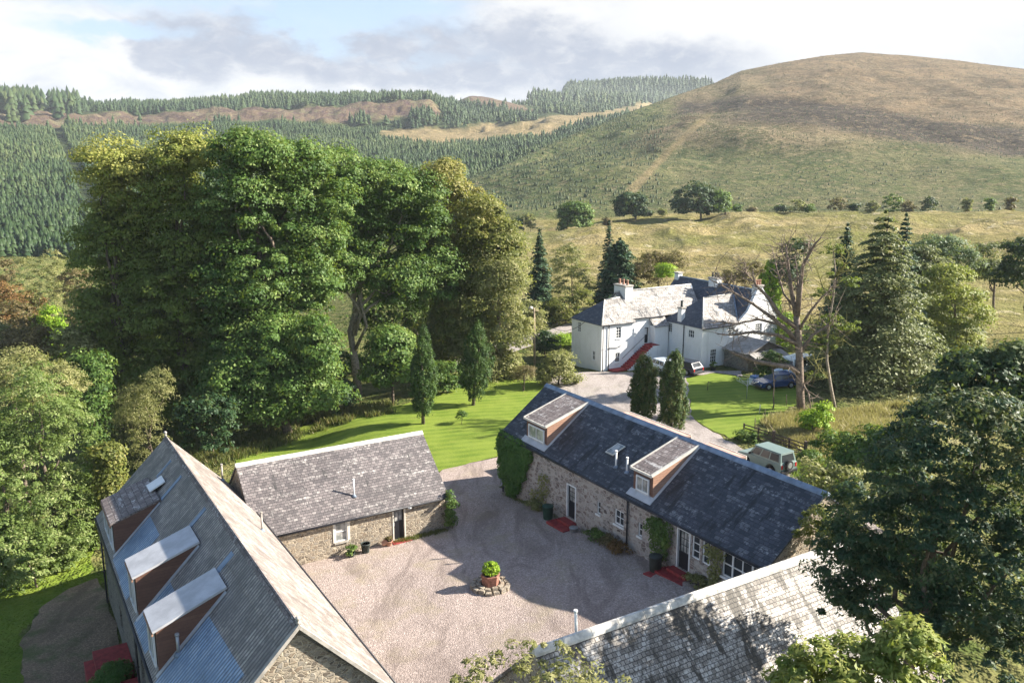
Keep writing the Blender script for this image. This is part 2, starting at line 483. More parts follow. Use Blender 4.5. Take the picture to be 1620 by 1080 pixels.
def groundmat():
    """whole landscape: cover weights are vertex data (what grows where, plus a painted cloud shadow on the hill), detail is noise"""
    t = newmat('landscape')
    g = t.n('TexCoord').outputs['Object']
    cov = t.n('Attribute', attribute_name='cover', attribute_type='GEOMETRY')
    s = t.n('SeparateColor', {0: cov.outputs['Color']})
    cov2 = t.n('Attribute', attribute_name='cover2', attribute_type='GEOMETRY')
    s2 = t.n('SeparateColor', {0: cov2.outputs['Color']})
    n05 = t.noise(g, .5, 6, .7); n02 = t.noise(g, .12, 6, .7); n3 = t.noise(g, 3, 6, .75); nl = t.noise(g, .02, 5, .6)
    # rough near grass
    rough_g = t.mix(t.ss(n05, .35, .62), (.085, .125, .025), (.26, .24, .09))
    rough_g = t.mix(t.ss(n3, .35, .7, 0, .6), rough_g, (.05, .07, .02))
    # meadow of pale grass
    mead = t.mix(t.ss(n02, .38, .6), (.235, .20, .07), (.36, .285, .135))
    mead = t.mix(t.ss(nl, .42, .62, 0, .75), mead, (.18, .19, .05))
    mead = t.mix(t.ss(n05, .50, .68, 0, .75), mead, (.17, .14, .055))
    mead = t.mix(t.ss(t.noise(t.mapping(g, (1, 1.6, 1)), .07, 6, .72), .5, .6, 0, .7), mead, (.15, .135, .04))
    mead = t.mix(t.ss(t.noise(g, .25, 5, .75), .55, .68, 0, .8), mead, (.50, .43, .28))
    # heather and rock
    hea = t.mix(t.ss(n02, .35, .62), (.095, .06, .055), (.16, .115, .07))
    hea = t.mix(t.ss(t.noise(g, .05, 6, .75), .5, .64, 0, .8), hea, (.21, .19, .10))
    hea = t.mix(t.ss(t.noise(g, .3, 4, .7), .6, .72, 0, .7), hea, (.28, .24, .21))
    # hill: grass stems, brash and young trees
    hn = t.noise(t.mapping(g, (1, .5, 1)), .035, 7, .68)
    hill = t.mix(t.ss(hn, .40, .60), (.10, .10, .045), (.21, .165, .095))
    hill = t.mix(t.ss(t.noise(g, .3, 6, .8), .48, .58, 0, .9), hill, (.29, .22, .135))
    hill = t.mix(t.ss(t.noise(g, .09, 6, .7), .52, .66, 0, .7), hill, (.06, .075, .035))
    hill = t.mix(t.ss(t.noise(g, .7, 3, .7), .55, .7, 0, .6), hill, (.045, .05, .028))
    cov3 = t.n('Attribute', attribute_name='cover3', attribute_type='GEOMETRY')
    s3 = t.n('SeparateColor', {0: cov3.outputs['Color']})
    tan = t.mix(t.ss(t.noise(g, .06, 6, .75), .38, .62), (.265, .185, .11), (.13, .10, .065))
    grn_ = t.mix(t.ss(t.noise(g, .10, 6, .75), .38, .62), (.048, .092, .026), (.125, .15, .05))
    hth = t.mix(t.ss(t.noise(g, .09, 6, .75), .38, .62), (.038, .034, .034), (.075, .06, .048))  # dark heather tone with a cloud's shadow painted into it
    hill = t.mix(t.math('MULTIPLY', s3.outputs[0], .75), hill, tan)
    hill = t.mix(t.math('MULTIPLY', s3.outputs[1], .8), hill, grn_)
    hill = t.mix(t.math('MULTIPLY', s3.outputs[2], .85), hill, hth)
    hill = t.mix(t.ss(t.noise(g, .22, 7, .85), .52, .60, 0, .55), hill, (.34, .26, .15))
    hill = t.mix(t.ss(t.noise(t.mapping(g, loc=(9, 4, 0)), .3, 7, .85), .53, .60, 0, .6), hill, (.035, .045, .022))
    # forest floor
    ff = t.mix(t.ss(n02, .35, .65), (.035, .055, .025), (.07, .09, .035))
    c = rough_g
    c = t.mix(s.outputs[0], c, mead)
    c = t.mix(s.outputs[1], c, hill)
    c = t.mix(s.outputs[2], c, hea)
    c = t.mix(s2.outputs[0], c, ff)
    c = t.mix(s2.outputs[1], c, t.mix(t.ss(n02, .35, .6), (.34, .255, .14), (.22, .175, .085)))     # felled clearing, straw-coloured
    gg = t.mix(t.ss(n05, .3, .7), (.12, .19, .022), (.20, .26, .04))                                # short green grass
    c = t.mix(s2.outputs[2], c, gg)
    t.set(t.b, 'Base Color', c)
    t.b.inputs['Roughness'].default_value = .95
    t.b.inputs['Specular IOR Level'].default_value = .08
    bump(t, t.math('ADD', t.noise(g, .9, 6, .8), t.math('MULTIPLY', t.noise(g, .12, 6, .8), 7.0)), 1.0, .6)
groundmat()


def leafmat(name, a, b, c=None, trans=.35, rough=.55):
    t = newmat(name)
    at = t.n('Attribute', attribute_name='tint', attribute_type='GEOMETRY').outputs['Fac']
    stops = [(0.0, a), (1.0, b)] if c is None else [(0.0, a), (.6, b), (1.0, c)]
    col = t.ramp(at, stops)
    t.set(t.b, 'Base Color', col)
    t.b.inputs['Roughness'].default_value = rough
    t.b.inputs['Specular IOR Level'].default_value = .25
    tr = t.n('BsdfTranslucent', {'Color': t.mix(.35, col, (.35, .42, .03), 'MIX')})
    mx = t.n('MixShader', {0: trans, 1: t.b.outputs[0], 2: tr.outputs[0]})
    t.t.links.new(mx.outputs[0], t.t.nodes['Material Output'].inputs[0])
    return t.m


leafmat('leaf_sycamore', (.03, .075, .016), (.095, .17, .032), (.27, .34, .10), trans=.34)
leafmat('leaf_yellowing', (.06, .10, .018), (.175, .225, .04), (.38, .37, .10), trans=.36)
leafmat('leaf_beech', (.065, .09, .02), (.17, .185, .042), (.32, .28, .09), trans=.36)
leafmat('leaf_willow', (.11, .13, .04), (.27, .27, .10), (.46, .42, .21), trans=.42)
leafmat('leaf_willow_green', (.08, .13, .03), (.19, .26, .07), (.44, .46, .22), trans=.42)
leafmat('leaf_dark', (.018, .045, .018), (.034, .075, .026), (.10, .135, .04), trans=.25)
leafmat('leaf_rowan', (.013, .040, .022), (.032, .075, .034), (.13, .14, .055), trans=.22)
leafmat('leaf_yew', (.02, .05, .010), (.045, .095, .016), (.11, .17, .03), trans=.15)
leafmat('leaf_cypress', (.02, .052, .012), (.06, .105, .02), (.20, .155, .05), trans=.2)
leafmat('leaf_larch', (.06, .085, .03), (.14, .165, .06), (.28, .29, .12), trans=.3)
leafmat('leaf_spruce', (.018, .045, .022), (.035, .075, .035), (.07, .12, .05), trans=.12)
leafmat('leaf_greyblue', (.07, .11, .055), (.14, .20, .10), (.22, .28, .14))
leafmat('leaf_bright', (.10, .20, .015), (.25, .40, .025), (.45, .55, .06))
leafmat('leaf_ivy', (.035, .11, .02), (.08, .18, .035), (.16, .28, .06))
leafmat('leaf_rust', (.12, .06, .025), (.22, .12, .045), (.30, .20, .08))
leafmat('leaf_brown', (.09, .07, .03), (.17, .13, .06), (.28, .22, .11))
leafmat('grass_dry', (.20, .17, .07), (.38, .32, .14), (.55, .47, .26), trans=.3)
leafmat('grass_mixed', (.05, .08, .02), (.13, .15, .045), (.30, .22, .10), trans=.3)
leafmat('grass_green', (.07, .13, .02), (.15, .24, .04), (.28, .32, .08), trans=.3)
leafmat('forest_needles', (.02, .044, .017), (.046, .076, .026), (.095, .12, .042), trans=.1)
leafmat('sapling_needles', (.03, .05, .02), (.055, .078, .03), (.09, .11, .045), trans=.1)
plain('bark', (.13, .10, .075), .9, .45, 6)
plain('bark_pale', (.30, .25, .19), .9, .4, 6)
plain('bark_moss', (.20, .19, .06), .95, .5, 3)
plain('bark_dead', (.19, .145, .11), .9, .4, 5)


def whitewash():
    t = newmat('white_harling')
    g = t.n('TexCoord').outputs['Object']
    c = t.mix(t.ss(t.noise(g, .8, 6, .7), .4, .75, 0, .55), (.80, .80, .79), (.66, .66, .63))
    st = t.noise(t.mapping(g, (1.6, 1.6, .12)), 1.6, 5, .7)
    c = t.mix(t.ss(st, .56, .74, 0, .45), c, (.48, .47, .43))
    t.set(t.b, 'Base Color', c); t.b.inputs['Roughness'].default_value = .9
    bump(t, t.noise(g, 12, 4, .8), .4, .03)
whitewash()
plain('white_paint', (.78, .78, .76), .45, .05)
plain('cream_paint', (.62, .58, .5), .6, .12)
plain('ridge_stone', (.50, .48, .44), .8, .35, 3)
plain('ridge_lead', (.20, .25, .32), .5, .25, 2)
plain('lead_pale', (.46, .46, .47), .55, .15, 1.5)
plain('lead_blue', (.19, .25, .33), .55, .2, 1.5)
plain('black_paint', (.015, .016, .02), .35, .2)
plain('gutter_black', (.03, .03, .034), .4, .2)
plain('red_step', (.26, .035, .035), .7, .3, 4)
plain('terracotta', (.42, .23, .16), .75, .2)
plain('brick_red', (.30, .14, .10), .85, .35, 7)
plain('concrete', (.36, .33, .29), .9, .25, 3)
plain('dark_pot', (.04, .05, .045), .7, .3)
plain('green_bin', (.025, .07, .05), .55, .2)
plain('soil', (.05, .035, .025), .95, .3)
plain('fence_wood', (.09, .065, .05), .85, .35, 5)
plain('pole_wood', (.36, .28, .19), .85, .25, 5)
plain('grey_metal', (.4, .41, .42), .4, .1, metal=.6)
plain('curtain', (.62, .60, .55), .9, .1, 6)
plain('rubber', (.018, .018, .018), .8, .2)
plain('car_silver_green', (.17, .235, .215), .28, .05, spec=.6)
plain('car_blue', (.012, .04, .13), .25, .05, spec=.6)
plain('van_white', (.62, .68, .72), .3, .05, spec=.6)
plain('car_dark', (.02, .025, .04), .25, .05, spec=.6)
plain('tarp_blue', (.05, .16, .38), .5, .2)
plain('lamp_red', (.4, .02, .02), .3, .05)
plain('felt_grey', (.30, .28, .26), .9, .25, 2)
plain('oxide_roof', (.42, .27, .22), .8, .25, 2)


def boards(name, a, b, per=.14, vertical=False):
    t = newmat(name)
    uv = t.n('TexCoord').outputs['UV']
    v = t.n('SeparateXYZ', {0: uv}).outputs[0 if vertical else 1]
    q = t.math('DIVIDE', v, per)
    f = t.math('FRACT', q)
    wn_ = t.n('TexWhiteNoise', {'W': t.math('FLOOR', q)}, noise_dimensions='1D').outputs['Value']
    c = t.mix(t.math('MULTIPLY', wn_, .8), a, b)
    c = t.mix(t.ss(t.noise(uv, 6, 5, .7), .4, .7, 0, .4), c, tuple(x * .6 for x in a))
    c = t.mix(t.ss(f, .1, .02, 0, .8), c, (.03, .02, .015))
    t.set(t.b, 'Base Color', c); t.b.inputs['Roughness'].default_value = .7
    bump(t, t.ss(f, .02, .12), .5, .01)
boards('boards_brown', (.13, .06, .04), (.20, .10, .065))
boards('boards_tan', (.36, .20, .13), (.46, .28, .19))

t_ = newmat('glass')
t_.b.inputs['Base Color'].default_value = (.03, .035, .04, 1)
t_.b.inputs['Roughness'].default_value = .06
t_.b.inputs['Specular IOR Level'].default_value = .5
t_ = newmat('glass_pale')
n_ = t_.noise(t_.n('TexCoord').outputs['Object'], 2.5, 3, .5)
t_.set(t_.b, 'Base Color', t_.mix(t_.ss(n_, .4, .6), (.20, .21, .20), (.42, .41, .38)))
t_.b.inputs['Roughness'].default_value = .12
t_.b.inputs['Specular IOR Level'].default_value = .6

# ------------------------------------------------------------------ object helpers
COL = sc.collection


def tag(o, label=None, cat=None, group=None, kind=None):
    if label: o['label'] = label
    if cat: o['category'] = cat
    if group: o['group'] = group
    if kind: o['kind'] = kind
    return o


def empty(name, loc, label, cat, group=None, rz=0.0):
    o = bpy.data.objects.new(name, None)
    o.empty_display_size = .3
    COL.objects.link(o)
    o.location = tuple(loc); o.rotation_euler = (0, 0, rz)
    return tag(o, label, cat, group)


def mesh_np(name, V, Fc, mat, parent=None, tint=None, smooth_=False, loc=None, attrs=None):
    """V (n,3), Fc list of int arrays each (m,k)"""
    me = bpy.data.meshes.new(name)
    V = np.asarray(V, np.float32)
    if not isinstance(Fc, list): Fc = [Fc]
    me.vertices.add(len(V)); me.vertices.foreach_set('co', V.ravel())
    li = np.concatenate([f.ravel() for f in Fc]).astype(np.int32)
    tot = np.concatenate([np.full(len(f), f.shape[1], np.int32) for f in Fc])
    st = np.concatenate([[0], np.cumsum(tot)[:-1]]).astype(np.int32)
    me.loops.add(len(li)); me.loops.foreach_set('vertex_index', li)
    me.polygons.add(len(tot)); me.polygons.foreach_set('loop_start', st); me.polygons.foreach_set('loop_total', tot)
    if smooth_: me.polygons.foreach_set('use_smooth', np.ones(len(tot), bool))
    me.update(calc_edges=True)
    if tint is not None:
        a = me.attributes.new('tint', 'FLOAT', 'POINT'); a.data.foreach_set('value', np.asarray(tint, np.float32))
    for k, v in (attrs or {}).items():
        a = me.attributes.new(k, 'FLOAT_COLOR', 'POINT')
        a.data.foreach_set('color', np.asarray(v, np.float32).ravel())
    me.materials.append(MATS[mat] if isinstance(mat, str) else mat)
    o = bpy.data.objects.new(name, me)
    COL.objects.link(o)
    if parent is not None: o.parent = parent
    if loc is not None: o.location = tuple(loc)
    return o


class MB:
    """collects simple shapes; build() links them as ONE mesh with metric UVs"""
    def __init__(s): s.v = []; s.f = []; s.m = []; s.sm = []

    def add(s, verts, faces, mi=0, sm=False):
        b = len(s.v)
        s.v += [tuple(map(float, v)) for v in verts]
        s.f += [tuple(b + i for i in f) for f in faces]
        s.m += [mi] * len(faces); s.sm += [sm] * len(faces)
        return s

    def box(s, x0, x1, y0, y1, z0, z1, mi=0):
        v = [(x0, y0, z0), (x1, y0, z0), (x1, y1, z0), (x0, y1, z0), (x0, y0, z1), (x1, y0, z1), (x1, y1, z1), (x0, y1, z1)]
        return s.add(v, [(0, 3, 2, 1), (4, 5, 6, 7), (0, 1, 5, 4), (1, 2, 6, 5), (2, 3, 7, 6), (3, 0, 4, 7)], mi)

    def slab(s, pts, th, mi=0):
        """polygon extruded down along its normal"""
        P = [Vector(p) for p in pts]
        n = (P[1] - P[0]).cross(P[2] - P[0]).normalized()
        if n.z < 0: P = P[::-1]; n = -n
        k = len(P)
        Q = [p - n * th for p in P]
        return s.add(P + Q, [tuple(range(k)), tuple(range(2 * k - 1, k - 1, -1))] + [(i, i + k, (i + 1) % k + k, (i + 1) % k) for i in range(k)], mi)

    def prism(s, prof, a, b, axis='y', mi=0):
        """profile polygon (u,z) extruded along axis"""
        k = len(prof)
        f = (lambda u, z, w_: (u, w_, z)) if axis == 'y' else (lambda u, z, w_: (w_, u, z))
        v = [f(u, z, a) for u, z in prof] + [f(u, z, b) for u, z in prof]
        return s.add(v, [tuple(range(k)), tuple(range(2 * k - 1, k - 1, -1))] + [(i, i + k, (i + 1) % k + k, (i + 1) % k) for i in range(k)], mi)

    def tube(s, pts, rad, n=8, mi=0, cap=True, sm=True):
        pts = [Vector(p) for p in pts]
        if not hasattr(rad, '__len__'): rad = [rad] * len(pts)
        vs_, up = [], Vector((.13, .21, .97)).normalized()
        for i, p in enumerate(pts):
            d = (pts[min(i + 1, len(pts) - 1)] - pts[max(i - 1, 0)]).normalized()
            a = d.cross(up)
            if a.length < .1: a = d.cross(Vector((1, 0, 0)))
            a.normalize(); b = d.cross(a)
            vs_ += [p + (a * math.cos(2 * math.pi * j / n) + b * math.sin(2 * math.pi * j / n)) * rad[i] for j in range(n)]
        fs = [(i * n + j, i * n + (j + 1) % n, (i + 1) * n + (j + 1) % n, (i + 1) * n + j) for i in range(len(pts) - 1) for j in range(n)]
        base = len(s.v); s.add(vs_, fs, mi, sm)
        if cap:
            m = (len(pts) - 1) * n
            s.f += [tuple(base + j for j in range(n - 1, -1, -1)), tuple(base + m + j for j in range(n))]
            s.m += [mi, mi]; s.sm += [False, False]
        return s

    def lathe(s, prof, n=16, c=(0, 0, 0), mi=0, sm=True):
        v = [(c[0] + r * math.cos(2 * math.pi * j / n), c[1] + r * math.sin(2 * math.pi * j / n), c[2] + z) for r, z in prof for j in range(n)]
        k = len(prof)
        f = [(i * n + j, i * n + (j + 1) % n, (i + 1) * n + (j + 1) % n, (i + 1) * n + j) for i in range(k - 1) for j in range(n)]
        s.add(v, f, mi, sm)
        b = len(s.v) - n * k
        s.f += [tuple(b + j for j in range(n - 1, -1, -1)), tuple(b + (k - 1) * n + j for j in range(n))]; s.m += [mi, mi]; s.sm += [False, False]
        return s

    def build(s, name, mats, parent=None, bevel=0):
        me = bpy.data.meshes.new(name)
        me.from_pydata(s.v, [], s.f)
        if isinstance(mats, str): mats = [mats]
        for m in mats: me.materials.append(MATS[m])
        me.polygons.foreach_set('material_index', s.m)
        me.polygons.foreach_set('use_smooth', s.sm)
        bm = bmesh.new(); bm.from_mesh(me)
        bmesh.ops.recalc_face_normals(bm, faces=bm.faces)
        uvl = bm.loops.layers.uv.new('UVMap')
        for f in bm.faces:
            n = f.normal
            t = Vector((-n.y, n.x, 0))
            if t.length < .05: t = Vector((1, 0, 0))
            t.normalize(); b = n.cross(t)
            for l in f.loops:
                p = l.vert.co
                l[uvl].uv = (p.dot(t), p.dot(b))
        bm.to_mesh(me); bm.free()
        o = bpy.data.objects.new(name, me)
        COL.objects.link(o)
        if parent is not None: o.parent = parent
        if bevel:
            md = o.modifiers.new('bevel', 'BEVEL'); md.width = bevel; md.segments = 2; md.limit_method = 'ANGLE'
        return o


def copy_tree(o, parent=None):
    c = o.copy(); COL.objects.link(c)
    if parent is not None: c.parent = parent
    for ch in [k for k in bpy.data.objects if k.parent == o]: copy_tree(ch, c)
    return c
# ------------------------------------------------------------------ landscape sheet
def az_of(x): return math.atan2((x - CX) / F, math.cos(PITCH) + .2 * math.sin(PITCH))


def build_landscape():
    azs = np.concatenate([np.radians(np.arange(-180, -42, 3.0)), np.radians(np.arange(-42, 42, .085)), np.radians(np.arange(42, 181, 3.0))])
    ds = np.concatenate([[0, 4, 8], np.exp(np.arange(math.log(12), math.log(1500), .0075)), np.exp(np.arange(math.log(1500), math.log(3600), .04))])
    A, D = np.meshgrid(azs, ds)
    X = D * np.sin(A); Y = D * np.cos(A)
    Z, hm = height(X, Y, True)
    nr, nc = X.shape
    V = np.stack([X, Y, Z], -1).reshape(-1, 3)
    i = np.arange(nr - 1)[:, None] * nc + np.arange(nc - 1)[None]
    Q = np.stack([i, i + 1, i + nc + 1, i + nc], -1).reshape(-1, 4)
    x, y, d, a = X.ravel(), Y.ravel(), D.ravel(), A.ravel(); hmr = hm.ravel()
    px, py = w2px_safe(V)
    wob = (fbm(x / 30, y / 30, 4, 77) - .5)
    mead = smooth(d + wob * 30, 104, 125) * (1 - smooth(d, 308, 330)) * smooth(a + wob * .1, -.02, .06)
    mead = np.maximum(mead, .7 * smooth(d, 60, 75) * smooth(a, .42, .5))
    hill = hmr.astype(float)
    hill = np.maximum(hill, smooth(d, 305, 325) * smooth(a, -.02, .03) * (d < 420))
    wood = smooth(d, 250, 280) * (1 - hmr)
    wood = wood * (1 - mead)
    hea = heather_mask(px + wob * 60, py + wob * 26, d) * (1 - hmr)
    clr = clearing_mask(px + wob * 25, py + wob * 10, d) * (1 - hmr)
    green = green_mask(x, y)
    trk = smooth(9 + wob * 8 - np.abs(px - np.interp(py, [180, 215, 240, 300, 312], [1122, 1085, 1058, 1000, 985])), -3, 4) * smooth(py, 178, 188) * (1 - smooth(py, 300, 315)) * hmr
    clr = np.maximum(clr, trk * .75)
    c1 = np.stack([mead, hill, hea, np.ones_like(d)], -1)
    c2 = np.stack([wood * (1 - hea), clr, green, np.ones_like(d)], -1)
    w3 = (fbm(x / 70, y / 70, 4, 71) - .5)
    qx, qy = px + w3 * 160, py + w3 * 60
    tanz = smooth(qx, 1150, 1230) * smooth(175 - qy + (qx - 1200) * .06, -12, 14)
    tanz = np.maximum(tanz, smooth(17 - np.abs(qx - np.interp(qy, [185, 240, 300], [1115, 1060, 1000])), -6, 6) * smooth(qy, 175, 200))
    heath_shadez = smooth(qy - np.interp(qx, [1040, 1130, 1200, 1300, 1450, 1620], [176, 162, 152, 158, 182, 200]), -6, 8) * smooth(np.interp(qx, [1040, 1130, 1200, 1300, 1450, 1620], [184, 186, 192, 205, 232, 258]) - qy, -8, 10) * smooth(qx, 1030, 1080)  # band across the hill: heather darkened by painted cloud shadow
    grnz = np.maximum(1 - smooth(qx, 980, 1120), smooth(qy, 215, 262) * .75) * (1 - heath_shadez)
    c3 = np.stack([tanz, grnz, heath_shadez, np.ones_like(d)], -1)
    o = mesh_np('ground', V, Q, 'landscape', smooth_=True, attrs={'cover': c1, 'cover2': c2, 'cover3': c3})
    tag(o, kind='structure')


def w2px_safe(P):
    d = P - CAMP; z = np.maximum(d @ FW, 1)
    return CX + F * (d @ RT) / z, CY - F * (d @ UPV) / z


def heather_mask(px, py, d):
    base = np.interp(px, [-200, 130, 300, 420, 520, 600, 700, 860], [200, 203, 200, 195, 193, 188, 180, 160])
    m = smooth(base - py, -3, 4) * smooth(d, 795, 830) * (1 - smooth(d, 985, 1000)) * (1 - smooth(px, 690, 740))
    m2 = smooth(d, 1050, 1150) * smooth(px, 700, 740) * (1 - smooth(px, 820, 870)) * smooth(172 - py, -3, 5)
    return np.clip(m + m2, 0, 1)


def clearing_mask(px, py, d):
    top = np.interp(px, [580, 640, 720, 800, 900, 960, 1130], [212, 206, 200, 194, 182, 174, 140])
    bot = np.interp(px, [580, 640, 720, 800, 870, 910, 960, 1130], [214, 228, 230, 224, 216, 202, 192, 156])
    return smooth(py - top, -2, 3) * smooth(bot - py, -2, 3) * smooth(px, 575, 620) * (d > 400) * (d < 2000)


def inpoly(x, y, poly):
    x = np.asarray(x, float); y = np.asarray(y, float)
    r = np.zeros(x.shape, bool); n = len(poly)
    for i in range(n):
        x0, y0 = poly[i][:2]; x1, y1 = poly[(i + 1) % n][:2]
        c = ((y0 > y) != (y1 > y)) & (x < (x1 - x0) * (y - y0) / ((y1 - y0) or 1e-9) + x0)
        r ^= c
    return r


def px_poly(pts):
    return [tuple(hit(*p)[:2]) for p in pts]


GREEN_L = px_poly([(-60, 1100), (-60, 850), (60, 868), (150, 868), (158, 925), (110, 940), (62, 975), (34, 1025), (34, 1090)])
GREEN_R = px_poly([(1290, 660), (1400, 655), (1430, 690), (1330, 700)])
GREEN_B = px_poly([(850, 545), (905, 528), (905, 545), (880, 556)])


def green_mask(x, y):
    w_ = fbm(x / 2.5, y / 2.5, 3, 5) - .5
    x = x + w_ * 2.5; y = y + w_ * 2
    m = inpoly(x, y, GREEN_L) | inpoly(x, y, GREEN_R) | inpoly(x, y, GREEN_B)
    return m.astype(float)


build_landscape()


def sheet(name, poly, mat, lift, step=.9, wob=.3, kind='structure'):
    """a sheet draped on the ground inside an outline"""
    out = []
    n = len(poly)
    for i in range(n):
        a = np.array(poly[i][:2]); b = np.array(poly[(i + 1) % n][:2])
        k = max(1, int(np.linalg.norm(b - a) / .5))
        for j in range(k):
            p = a + (b - a) * j / k
            w_ = (fbm(np.array([p[0] / 1.3]), np.array([p[1] / 1.3]), 3, 41)[0] - .5) * 2 * wob
            w2_ = (fbm(np.array([p[0] / 1.1 + 50]), np.array([p[1] / 1.1]), 3, 43)[0] - .5) * 2 * wob
            out.append((p[0] + w_, p[1] + w2_))
    xs = [p[0] for p in out]; ys = [p[1] for p in out]
    gx, gy = np.meshgrid(np.arange(min(xs), max(xs), step), np.arange(min(ys), max(ys), step))
    gx, gy = gx.ravel(), gy.ravel()
    m = inpoly(gx, gy, out)
    pts = [Vector(p) for p in out] + [Vector((a, b)) for a, b in zip(gx[m], gy[m])]
    ne = len(out)
    v, e, f, *_ = delaunay_2d_cdt(pts, [(i, (i + 1) % ne) for i in range(ne)], [], 1, 1e-4)
    V = np.array([(p.x, p.y, 0) for p in v]); V[:, 2] = height(V[:, 0], V[:, 1]) + lift
    T = np.array([t for t in f if len(t) == 3])
    c = V[T].mean(1); T = T[inpoly(c[:, 0], c[:, 1], out)]
    cr = np.cross(V[T[:, 1]] - V[T[:, 0]], V[T[:, 2]] - V[T[:, 0]])[:, 2]
    T[cr < 0] = T[cr < 0][:, ::-1]
    o = mesh_np(name, V, T, mat, smooth_=True)
    return tag(o, kind=kind)


def L(s, t): return tuple(loc2w(s, t)[:2])


lawn_l = px_poly([(372, 742), (372, 708), (430, 688), (500, 668), (560, 658), (640, 640), (700, 622), (745, 606), (800, 600), (868, 605)]) + [L(8, 9), L(2, 4.5)] + px_poly([(790, 721), (702, 744)]) + [L(-6.5, 3.2), L(-17.5, 3.4)]
sheet('lawn', lawn_l, 'lawn_grass', .03)
lawn_r = px_poly([(1084, 598), (1130, 590), (1175, 597), (1266, 612), (1262, 640), (1240, 652), (1205, 664), (1185, 686), (1152, 694), (1092, 662)])
sheet('lawn', lawn_r, 'lawn_grass', .03)
sheet('courtyard', [L(-18.2, -33), L(1, -33), L(1, -2), L(0.2, .6)] + px_poly([(790, 722), (702, 745)]) + [L(-6.2, 1.5), L(-6.3, -2), L(-18.2, -2)], 'gravel_pink', .05, 1.0)
drive = px_poly([(790, 720)]) + [L(2, 4.4), L(8, 9)] + px_poly([(866, 604), (872, 575), (905, 590), (1000, 590), (1120, 588), (1174, 588), (1176, 596), (1130, 591), (1086, 599), (1094, 664), (1150, 698), (1180, 716), (1235, 722)]) + [L(12.5, -20), L(8.6, -21), L(8.6, -2), L(6, 1.2), L(0.3, .7)]
sheet('driveway', drive, 'gravel_road', .07, 1.0)
sheet('road', px_poly([(700, 566), (845, 530), (905, 511), (905, 526), (850, 546), (700, 590)]), 'gravel_road', .09, 1.2)
sheet('dirt_track', px_poly([(156, 915), (110, 932), (62, 968), (34, 1020), (34, 1110)]) + [L(-22, -33), L(-24.35, -6)], 'dirt_track', .06)


# ------------------------------------------------------------------ foliage
def leaves(C, N, size, rng, aspect=.55, fold=.12):
    """kite-shaped leaves: centres C, facing N"""
    n = len(C)
    N = N / np.maximum(np.linalg.norm(N, axis=1, keepdims=True), 1e-6)
    R = rng.normal(size=(n, 3)); A = np.cross(N, R); A /= np.maximum(np.linalg.norm(A, axis=1, keepdims=True), 1e-6)
    B = np.cross(N, A)
    s = (size * rng.uniform(.6, 1.35, n))[:, None]
    a = A * s * .5; b = B * s * .5 * aspect
    V = np.stack([C - a, C + b - N * s * fold, C + a, C - b - N * s * fold], 1).reshape(-1, 3)
    Q = np.arange(4 * n).reshape(n, 4)
    return V, Q


def crown_pts(lobes, nclump, clump_r, per, rng, flat=.75, up=.35, inner=.25, low=-.55, droop=0):
    L_ = np.array(lobes, float)
    ar = (L_[:, 3] * L_[:, 4] + L_[:, 4] * L_[:, 5] + L_[:, 3] * L_[:, 5]); ar /= ar.sum()
    k = rng.choice(len(L_), nclump, p=ar)
    d = rng.normal(size=(nclump, 3)); d /= np.linalg.norm(d, axis=1, keepdims=True)
    bad = d[:, 2] < low; d[bad, 2] *= -1
    rf = np.where(rng.random(nclump) < inner, rng.uniform(.3, .75, nclump), rng.uniform(.8, 1.04, nclump))
    cc = L_[k, :3] + d * L_[k, 3:6] * rf[:, None]
    # drop clumps that lie deep inside another lobe
    ins = np.zeros(nclump, bool)
    for j, l in enumerate(L_):
        q = ((cc - l[:3]) / l[3:6]); ins |= ((q ** 2).sum(1) < .45) & (k != j) & (rng.random(nclump) < .75)
    keep = ~ins; cc, d = cc[keep], d[keep]; m = len(cc)
    cr = clump_r * np.where(rng.random(m) < .25, rng.uniform(1.2, 1.75, m), rng.uniform(.4, 1.15, m))
    ct = rng.random(m)
    idx = np.repeat(np.arange(m), per)
    g = rng.normal(size=(len(idx), 3)); g /= np.linalg.norm(g, axis=1, keepdims=True)
    g[:, 2] = np.where(g[:, 2] < -.2, -g[:, 2] * .6, g[:, 2])
    rr = rng.uniform(.45, 1.0, len(idx)) ** .6
    off = g * rr[:, None] * cr[idx][:, None]; off[:, 2] *= flat
    if droop: off[:, 2] -= droop * (np.hypot(off[:, 0], off[:, 1]) / clump_r) ** 2
    P = cc[idx] + off
    Nn = g * .9 + d[idx] * .35 + rng.normal(size=P.shape) * .45; Nn[:, 2] += up
    return P, Nn, ct[idx]


def crown(name, lobes, mat, parent, rng, nclump=120, clump_r=1.1, per=110, leaf=.3, tint_lo=0., tint_hi=1., top_tint=0., aspect=.6, **kw):
    P, Nn, ct = crown_pts(lobes, nclump, clump_r, per, rng, **kw)
    V, Q = leaves(P, Nn, leaf, rng, aspect)
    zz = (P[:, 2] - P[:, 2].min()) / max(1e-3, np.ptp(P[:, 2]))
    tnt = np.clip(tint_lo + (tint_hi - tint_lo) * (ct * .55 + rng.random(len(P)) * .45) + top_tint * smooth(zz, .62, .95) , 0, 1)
    return mesh_np(name, V, Q, mat, parent, tint=np.repeat(tnt, 4))


def trunk_mesh(pts, rad, limbs, mat, parent, name='trunk', n=9):
    mb = MB(); mb.tube(pts, rad, n)
    for lp, lr in limbs: mb.tube(lp, lr, 6)
    return mb.build(name, mat, parent)


def bend(a, b, rng, k=4, amt=.08):
    a = np.array(a, float); b = np.array(b, float); ln = np.linalg.norm(b - a)
    return [tuple(a + (b - a) * i / k + (rng.normal(size=3) * ln * amt * (0 if i in (0, k) else 1))) for i in range(k + 1)]


